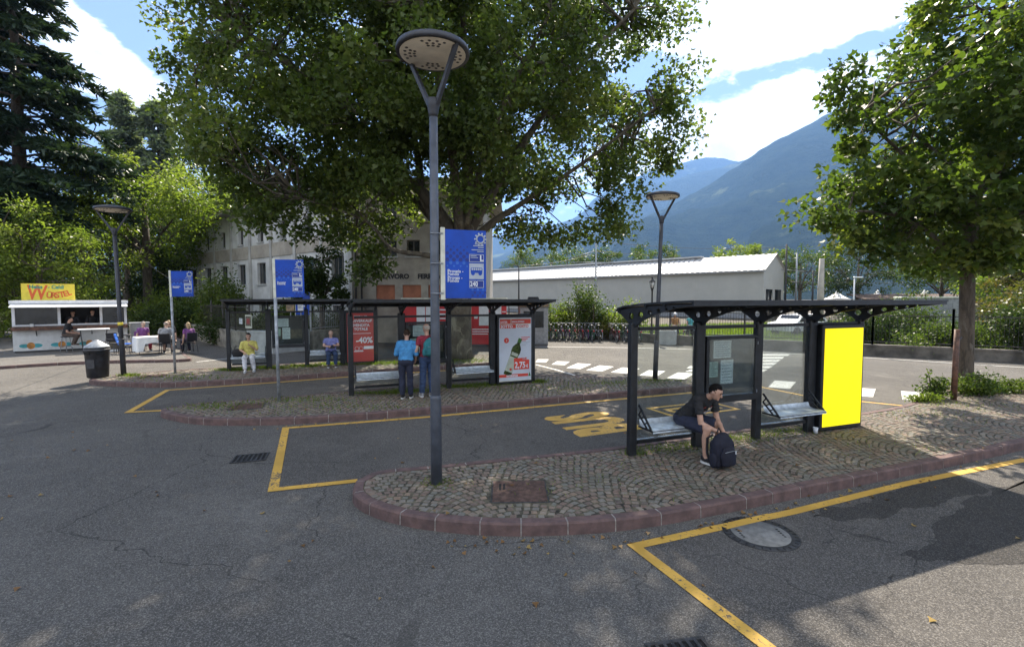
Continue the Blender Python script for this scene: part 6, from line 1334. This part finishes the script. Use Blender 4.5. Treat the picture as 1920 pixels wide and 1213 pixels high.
o = thing('newspaper', 'folded dark newspaper in the hands of the man in the blue shirt', 'newspaper', sp3(3.12, -.26), rz3); Mn = Matrix.Translation((0, -.37, .65)) @ Matrix.Rotation(R(-58), 4, 'X'); MB().bbox(-.11, .11, -.006, .006, .0, .17, .002, 0, Mn).build('sheet', MATS['dark_grey'], o); MB().bbox(-.10, .105, .007, .012, .0, .165, .002, 0, Mn).build('sheet', MATS['cloth_grey'], o)
# snack stand customers
def stool(label, p, h, rz=0): 
    o = thing('bar_stool', label, 'stool', p, rz); MB().lathe([(.02, h-.05), (.17, h-.04), (.18, h-.01), (.16, h), (.02, h+.005)], 18).build('seat', MATS['dark_grey'], o)
    for a in range(4): c, s = math.cos(a*1.571+.785), math.sin(a*1.571+.785); MB().tube([(c*.12, s*.12, h-.04), (c*.21, s*.21, 0)], .014, 6).build('leg', MATS['grey_metal'], o)
    MB().torus((0, 0, .25), (0, 0, 1), .175, .010, 20, 5).build('foot_ring', MATS['grey_metal'], o); return o
stp = kp(1.72, -.72); stool('grey bar stool under the customer at the snack counter', stp, .70)
J = sit(.70, .22, .10, .42, .30); J['anL'] = V3(.09, -.26, .36); J['anR'] = V3(-.09, -.26, .36)
person('customer in black shirt and brown trousers on a stool at the snack counter', stp, krz+R(78), J, 'cloth_black', 'cloth_brown', 'cloth_brown', 'hair_black', .98, 'skin', (0, -1, -.15), dict(elL=(.2, -.20, .90), wrL=(.08, -.40, .86), elR=(-.22, -.10, .92), wrR=(-.10, -.36, .84)), .7)
J = stand(.1)
person('vendor in dark clothes inside the left part of the snack stand window', kp(1.95, .48, .10), krz, J, 'cloth_black', 'cloth_black', 'cloth_black', 'hair_black', .98, 'skin', (0, -1, -.3), dict(elL=(.26, -.08, 1.12), wrL=(.12, -.26, 1.10), elR=(-.26, -.08, 1.12), wrR=(-.12, -.26, 1.10)), .9)
person('second vendor in dark clothes deeper in the snack stand window', kp(2.62, .50, .10), krz+R(20), J, 'cloth_black', 'cloth_black', 'cloth_black', 'hair_brown', 1.0, 'skin', (0, -1, -.3), dict(elL=(.26, -.08, 1.12), wrL=(.14, -.26, 1.10), elR=(-.26, -.08, 1.12), wrR=(-.1, -.26, 1.06)), .9)
def chair(label, p, rz, seatm='cloth_black', sm='dark_grey', group='chairs at the snack stand tables'):
    o = thing('chair', label, 'chair', (*p, .105), rz, group); MB().bbox(-.22, .22, -.22, .20, .42, .455, .012).build('seat', MATS[seatm], o); MB().add([(-.22, .20, .50), (.22, .20, .50), (.21, .30, .88), (-.21, .30, .88), (-.22, .225, .50), (.22, .225, .50), (.21, .325, .88), (-.21, .325, .88)], [(0, 1, 2, 3), (7, 6, 5, 4), (0, 4, 5, 1), (1, 5, 6, 2), (2, 6, 7, 3), (3, 7, 4, 0)]).build('backrest', MATS[seatm], o)
    for sx in (-.2, .2):
        MB().tube([(sx, -.19, .42), (sx*1.1, -.22, 0)], .014, 6).build('leg', MATS[sm], o); MB().tube([(sx, .32, .88), (sx, .20, .44), (sx*1.1, .26, 0)], .014, 6).build('leg', MATS[sm], o); MB().tube([(sx*1.1, .22, .62), (sx*1.15, -.18, .63)], .015, 6).build('armrest', MATS[sm], o)
    return o
o = thing('table', 'long table under a white cloth that hangs to the ground at its near end', 'table', (-15.65, 20.9, .105), R(48)); o.scale = (.72, 1, 1); MB().bbox(-.9, .9, -.4, .4, .70, .73, .01).build('tabletop', MATS['beech'], o)
for sx in (-.8, .8):
    for sy in (-.33, .33): MB().tube([(sx, sy, 0), (sx, sy, .70)], .02, 6).build('leg', MATS['grey_metal'], o)
tc = thing('tablecloth', 'white tablecloth over the long snack stand table', 'tablecloth', (-15.65, 20.9, .105), R(48)); tc.scale = (.72, 1, 1); mb = MB(); mb.box(-.92, .92, -.42, .42, .733, .738)
ring = [(-.92+1.84*k/14, -.42) for k in range(14)]+[(.92, -.42+.84*k/8) for k in range(8)]+[(.92-1.84*k/14, .42) for k in range(14)]+[(-.92, .42-.84*k/8) for k in range(8)]; n = len(ring); vs = []
for k, (x, y) in enumerate(ring): dp = .62 if x < -.6 else .26; fo = 1+.05*math.sin(k*2.1); vs += [(x, y, .738), (x*1.02*fo, y*1.06*fo, .738-dp*.5), (x*1.03*fo, y*1.1*fo, .738-dp+.02*math.sin(k*1.3))]
mb.add(vs, [((k*3+j), ((k+1) % n)*3+j, ((k+1) % n)*3+j+1, k*3+j+1) for k in range(n) for j in (0, 1)], 0, True); mb.build('cloth', MATS['canvas_white'], tc)
chair('dark chair at the long table under the man in the grey and black shirt', (-15.0, 20.75), R(-155)); chair('dark chair at the long table under the woman in purple', (-14.35, 21.3), R(-125)); chair('empty dark chair near the right end of the snack stand', (-17.3, 20.9), R(70)); chair('chair with a blue seat left of the long table', (-16.7, 20.6), R(120), 'sign_blue_light'); chair('chair hung with purple cloth behind the long table', (-16.9, 21.9), R(60), 'cloth_purple')
J = sit(.46, .12, .14, .40, .34)
person('person in a grey and black shirt seen from behind at the long table', (-15.0, 20.75, .105), R(-155), J, 'cloth_grey', 'cloth_black', 'cloth_black', 'hair_grey', 1.02, 'skin_light', (0, -1, -.1), None, .6, True, bald=True, wide=1.15)
person('woman with long blond hair in a purple top at the right end of the table', (-14.35, 21.3, .105), R(-120), J, 'cloth_purple', 'cloth_navy', 'cloth_black', 'hair_blond', .97, 'skin_light', (0, -1, -.1), None, .6, longhair=True)
person('blond person in dark clothes bending over the far side of the long table', (-16.1, 22.5, .105), R(30), J, 'cloth_black', 'cloth_navy', 'cloth_black', 'hair_blond', 1.0, 'skin_light', (0, -1, -.3), None, .8, longhair=True)
person('person in a purple and red top on the left side of the long table', (-16.9, 21.9, .105), R(60), J, 'cloth_purple', 'cloth_maroon', 'cloth_black', 'hair_grey', .98, 'skin_light', (0, -1, -.3), None, .6)
chair('dark chair on the far side of the long table under the blond person', (-16.1, 22.5), R(30))
o = thing('high_table', 'white topped standing table in front of the snack stand', 'table', (-18.6, 21.3, .105), krz); MB().bbox(-.55, .55, -.32, .32, 1.0, 1.05, .02).build('tabletop', MATS['white_metal'], o)
for sx in (-.45, .45):
    for sy in (-.25, .25): MB().tube([(sx, sy, 1.0), (sx*.8, sy, 0)], .018, 6).build('leg', MATS['dark_grey'], o)
MB().bar((-.4, 0, .45), (.4, 0, .45), .05, .02).build('footrest', MATS['wood_brown'], o)
stool('bar stool right of the standing table', (-17.7, 22.0, .105), .74)
o = thing('menu_board', 'small white framed menu board leaning by the snack stand', 'board', (-17.9, 21.6, .105), krz, None, (R(-10), 0)); MB().bbox(-.3, .3, -.02, .02, 0, .75, .01).build('frame', MATS['white_metal'], o); MB().box(-.24, .24, -.024, -.0205, .1, .68).build('panel', MATS['case_brown'], o)

# bags
def backpack(label, p, rz, mat, sc=1.0, tilt=(0, 0), small=False):
    o = thing('backpack', label, 'backpack', p, rz, None, tilt); o.scale = (sc, sc, sc); b = MB(); b.ell((0, 0, .25), (.185, .115, .25)); b.bbox(-.17, .17, -.09, .09, .02, .40, .04); fuse(b, 'body', mat, o, .014, 6, .006)
    b = MB(); b.ell((0, -.115, .19), (.14, .06, .15)); b.bbox(-.125, .125, -.16, -.09, .05, .26, .03); fuse(b, 'front_pocket', mat, o, .012, 5)
    for s in (-1, 1):
        b = MB(); b.ell((s*.175, -.01, .13), (.04, .07, .11)); fuse(b, 'side_pocket', mat, o, .012, 4)
        MB().tube([(s*.08, .09, .45), (s*.10, .17, .38), (s*.11, .16, .18), (s*.12, .09, .05)], .016, 6).build('strap', MATS['cloth_black'], o)
    MB().tube([(-.04, .06, .48), (0, .06, .54), (.04, .06, .48)], .010, 6).build('handle', MATS['cloth_black'], o)
    MB().tube([(-.12, -.17, .27), (0, -.185, .285), (.12, -.17, .27)], .004, 5).build('zip', MATS['galvanised'], o); MB().bbox(.05, .062, -.192, -.183, .235, .28, .003).build('zip_pull', MATS['white_print'], o); return o
backpack('navy blue backpack standing on the cobbles in front of the boy', (2.93, 6.60, K), R(24), 'bag_navy', 1.0)
backpack('teal rucksack worn by the man in the maroon shirt', (-1.925, 11.27, K+.98), R(28), 'cloth_teal', .92)
o = thing('handbag', 'black handbag lying on the bench beside the woman in yellow', 'handbag', sp3(.28, -.27, .465), rz3); b = MB(); b.ell((0, 0, .13), (.19, .10, .14)); b.bbox(-.15, .15, -.07, .07, .0, .2, .03); fuse(b, 'body', 'cloth_black', o, .014, 5); MB().tube([(-.10, 0, .24), (-.06, 0, .34), (.06, 0, .34), (.10, 0, .24)], .010, 6).build('handle', MATS['cloth_black'], o)
o = thing('paper_cup', 'crumpled white paper cup on the ground at the foot of the yellow advert', 'cup', (5.33, 8.32, K)); MB().lathe([(.03, 0), (.042, .10), (.038, .10), (.028, .01)], 14).build('cup_body', MATS['white_print'], o)

# ------------------------------------------------------------------ bicycles
pmat('frame_green', (.012, .095, .045), .4, var=.1); pmat('frame_violet', (.08, .04, .12), .4, var=.1); pmat('frame_red', (.13, .018, .022), .4, var=.1); pmat('frame_grey', (.22, .23, .25), .4, .3, var=.1); pmat('tyre', (.02, .02, .02), .8)
def bicycle(fm):
    o = thing('bicycle', 'bicycle', 'bicycle', (0, 0, 0)); F = MATS[fm]; r = .335
    for x in (-.52, .52):
        w = MB().torus((x, 0, r), (0, 1, 0), r-.02, .020, 26, 6).build('wheel', MATS['tyre'], o); MB().torus((x, 0, r), (0, 1, 0), r-.045, .012, 26, 4).build('rim', MATS['galvanised'], w)
        s = MB(); [s.tube([(x, .02*(1 if k % 2 else -1), r), (x+(r-.05)*math.cos(k*.393), 0, r+(r-.05)*math.sin(k*.393))], .0028, 3, cap=False) for k in range(16)]; s.tube([(x, -.05, r), (x, .05, r)], .025, 8); s.build('spokes', MATS['galvanised'], w)
        m = MB(); pts = [(x+(r+.03)*math.cos(a), 0, r+(r+.03)*math.sin(a)) for a in np.linspace(R(20) if x < 0 else R(10), R(200) if x < 0 else R(150), 12)]; m.tube(pts, .022, 5); m.build('mudguard', F, o)
    f = MB(); S = V3(-.16, 0, .78); BB = V3(-.06, 0, .29); HT = V3(.36, 0, .82); HB_ = V3(.40, 0, .62); RA = V3(-.52, 0, r)
    f.tube([S, BB], .017, 8); f.tube([HT, HB_], .02, 8); f.tube([HB_, V3(.1, 0, .36), BB], .022, 8); f.tube([V3(-.12, 0, .58), V3(.37, 0, .74)], .016, 8)
    for s in (-.06, .06): f.tube([BB+V3(0, s*.4, 0), RA+V3(0, s, 0)], .010, 6); f.tube([S-V3(0, 0, .12), RA+V3(0, s, 0)], .010, 6); f.tube([HB_, V3(.44, s, .55), V3(.52, s, r)], .013, 6)
    f.build('frame', F, o); MB().tube([S-V3(0, 0, .1), S+V3(-.02, 0, .14)], .013, 8).build('seat_post', MATS['galvanised'], o)
    sd = MB(); sd.ell((-.20, 0, .945), (.13, .085, .032)); sd.ell((-.10, 0, .945), (.12, .03, .022)); sd.build('saddle', MATS['black_plastic'], o)
    h = MB(); h.tube([HT, HT+V3(-.03, 0, .20)], .013, 8); h.tube([HT+V3(-.16, .29, .23), HT+V3(-.02, .20, .22), HT+V3(-.01, 0, .20), HT+V3(-.02, -.20, .22), HT+V3(-.16, -.29, .23)], .012, 8); hb = h.build('handlebar', MATS['galvanised'], o)
    for s in (-.26, .26): MB().tube([HT+V3(-.08, s*.93, .225), HT+V3(-.17, s*1.13, .23)], .018, 8).build('grip', MATS['black_plastic'], hb)
    MB().torus(BB, (0, 1, 0), .085, .007, 18, 4).build('chainring', MATS['dark_grey'], o)
    for s, dx in ((-1, .11), (1, -.11)): c = MB().tube([BB+V3(0, s*.05, 0), BB+V3(dx, s*.07, -.12 if dx > 0 else .12)], .010, 6).build('crank', MATS['galvanised'], o); MB().box(-.06+dx-.05, -.06+dx+.05, s*.12-.045, s*.12+.045, (.17 if dx > 0 else .41)-.01, (.17 if dx > 0 else .41)+.01).build('pedal', MATS['black_plastic'], c)
    ra = MB(); [ra.tube([(-.24, s, .70), (-.78, s, .72)], .008, 5) for s in (-.07, 0, .07)]; ra.tube([(-.75, -.07, .72), (-.54, -.06, r)], .008, 5); ra.tube([(-.75, .07, .72), (-.54, .06, r)], .008, 5); ra.build('rear_rack', MATS['dark_grey'], o)
    MB().bbox(-.80, -.77, -.035, .035, .60, .68, .006).build('rear_light', MATS['red_panel'], o); MB().lathe([(.01, 0), (.035, .01), (.045, .06), (.01, .065)], 12, M=Matrix.Translation((.44, 0, .80)) @ Matrix.Rotation(R(90), 4, 'Y')).build('headlight', MATS['white_metal'], o); return o
def basket(o): 
    b = MB(); [b.torus((.62, 0, z), (0, 0, 1), .15+.02*k, .006, 18, 4) for k, z in enumerate((.80, .88, .96, 1.04))]; [b.tube([(.62+.15*math.cos(a), .15*math.sin(a), .79), (.62+.21*math.cos(a), .21*math.sin(a), 1.04)], .004, 4, cap=False) for a in np.arange(18)*.349]; b.build('basket', MATS['dark_grey'], o)
protos = {}
BG = 'bicycles parked along the railing'
spots = [(1.55, 28.6, 150, 'frame_green', 0, 'green bicycle seen side on, first beside the grey kiosk box'), (2.15, 28.45, 118, 'frame_green', 1, 'green bicycle with a basket, second from the grey kiosk box'), (2.62, 28.35, 108, 'frame_grey', 0, 'grey bicycle, third from the grey kiosk box'),
         (3.05, 28.25, 104, 'frame_violet', 1, 'violet bicycle with a basket next to the grey bicycle in the row'), (3.42, 28.2, 100, 'frame_green', 0, 'green bicycle just right of the first violet bicycle'), (3.80, 28.1, 106, 'frame_red', 0, 'red bicycle left of the middle of the row'), (4.18, 28.05, 101, 'frame_violet', 0, 'violet bicycle without a basket in the middle of the row'),
         (4.55, 27.95, 98, 'frame_green', 1, 'green bicycle with a basket right of the plain violet bicycle'), (4.92, 27.85, 104, 'frame_grey', 1, 'grey bicycle with a basket before the gap in the row'), (5.85, 27.5, 100, 'frame_red', 1, 'red bicycle with a basket after the gap in the row'), (6.22, 27.4, 103, 'frame_green', 0, 'green bicycle behind the left post of the nearest shelter'), (6.6, 27.25, 98, 'frame_violet', 1, 'violet bicycle with a basket near the right end of the row'), (6.98, 27.15, 101, 'frame_green', 0, 'last green bicycle at the right end of the row')]
made = set()
for x, y, a, fm, bk, lb in spots:
    key = (fm, bk)
    if key not in protos: protos[key] = bicycle(fm); (basket(protos[key]) if bk else None); b = protos[key]
    else: b = copy_tree(protos[key])
    b.location = (x, y, .005); b.rotation_euler = (R(3), 0, R(a+random.uniform(-4, 4))); b['label'] = lb; b['group'] = BG
for x, y, a, fm, lb in ((9.75, 26.2, -84, 'frame_grey', 'touring bicycle facing the road, held by the cyclist in the aqua top'), (8.95, 26.4, -110, 'frame_red', 'touring bicycle under the cyclist in the tan top')):
    b = bicycle(fm); b.location = (x, y, .005); b.rotation_euler = (0, 0, R(a)); b['label'] = lb; b['group'] = 'touring bicycles of the two cyclists'
J = stand(.15); J['anL'] = V3(.20, 0, .085); J['anR'] = V3(-.20, 0, .085); J['knL'] = V3(.16, -.02, .5); J['knR'] = V3(-.16, -.02, .5)
person('cyclist with helmet and aqua top standing over a touring bicycle', (9.78, 26.35, 0), R(8), J, 'cloth_aqua', 'cloth_black', 'cloth_black', 'hair_brown', .96, 'skin', (.1, -1, -.25), dict(elL=(.26, -.16, 1.12), wrL=(.24, -.38, 1.00), elR=(-.26, -.16, 1.12), wrR=(-.24, -.38, 1.00)), .3, True, helmet='dark_grey')
person('cyclist with helmet and tan top standing over a touring bicycle', (9.05, 26.6, 0), R(-20), J, 'cloth_tan', 'cloth_black', 'cloth_black', 'hair_brown', .96, 'skin', (.1, -1, -.3), dict(elL=(.26, -.16, 1.12), wrL=(.24, -.38, 1.00), elR=(-.26, -.16, 1.12), wrR=(-.24, -.38, 1.00)), .3, True, helmet='white_metal')
o = thing('planter', 'square grey concrete planter by the road beside the two cyclists', 'planter', (8.45, 25.9, 0), R(-25)); MB().bbox(-.42, .42, -.42, .42, 0, .78, .03).build('planter_body', MATS['concrete_block'], o); MB().bbox(-.36, .36, -.36, .36, .70, .785, .01).build('soil', MATS['earth'], o)

# ------------------------------------------------------------------ the hazy valley air
hz = bpy.data.materials.new('air'); hz.use_nodes = True; t = NT(hz.node_tree); t.n.clear(); ho = t.new('ShaderNodeOutputMaterial'); pv = t.new('ShaderNodeVolumePrincipled')
pv.inputs['Color'].default_value = (.26, .50, 1.0, 1); pv.inputs['Density'].default_value = 1.0e-4; pv.inputs['Anisotropy'].default_value = .25
t.l.new(pv.outputs[0], ho.inputs['Volume'])
struct(MB().box(-10000, 10000, -3000, 9000, -4, 1900).build('haze', hz), 'stuff')
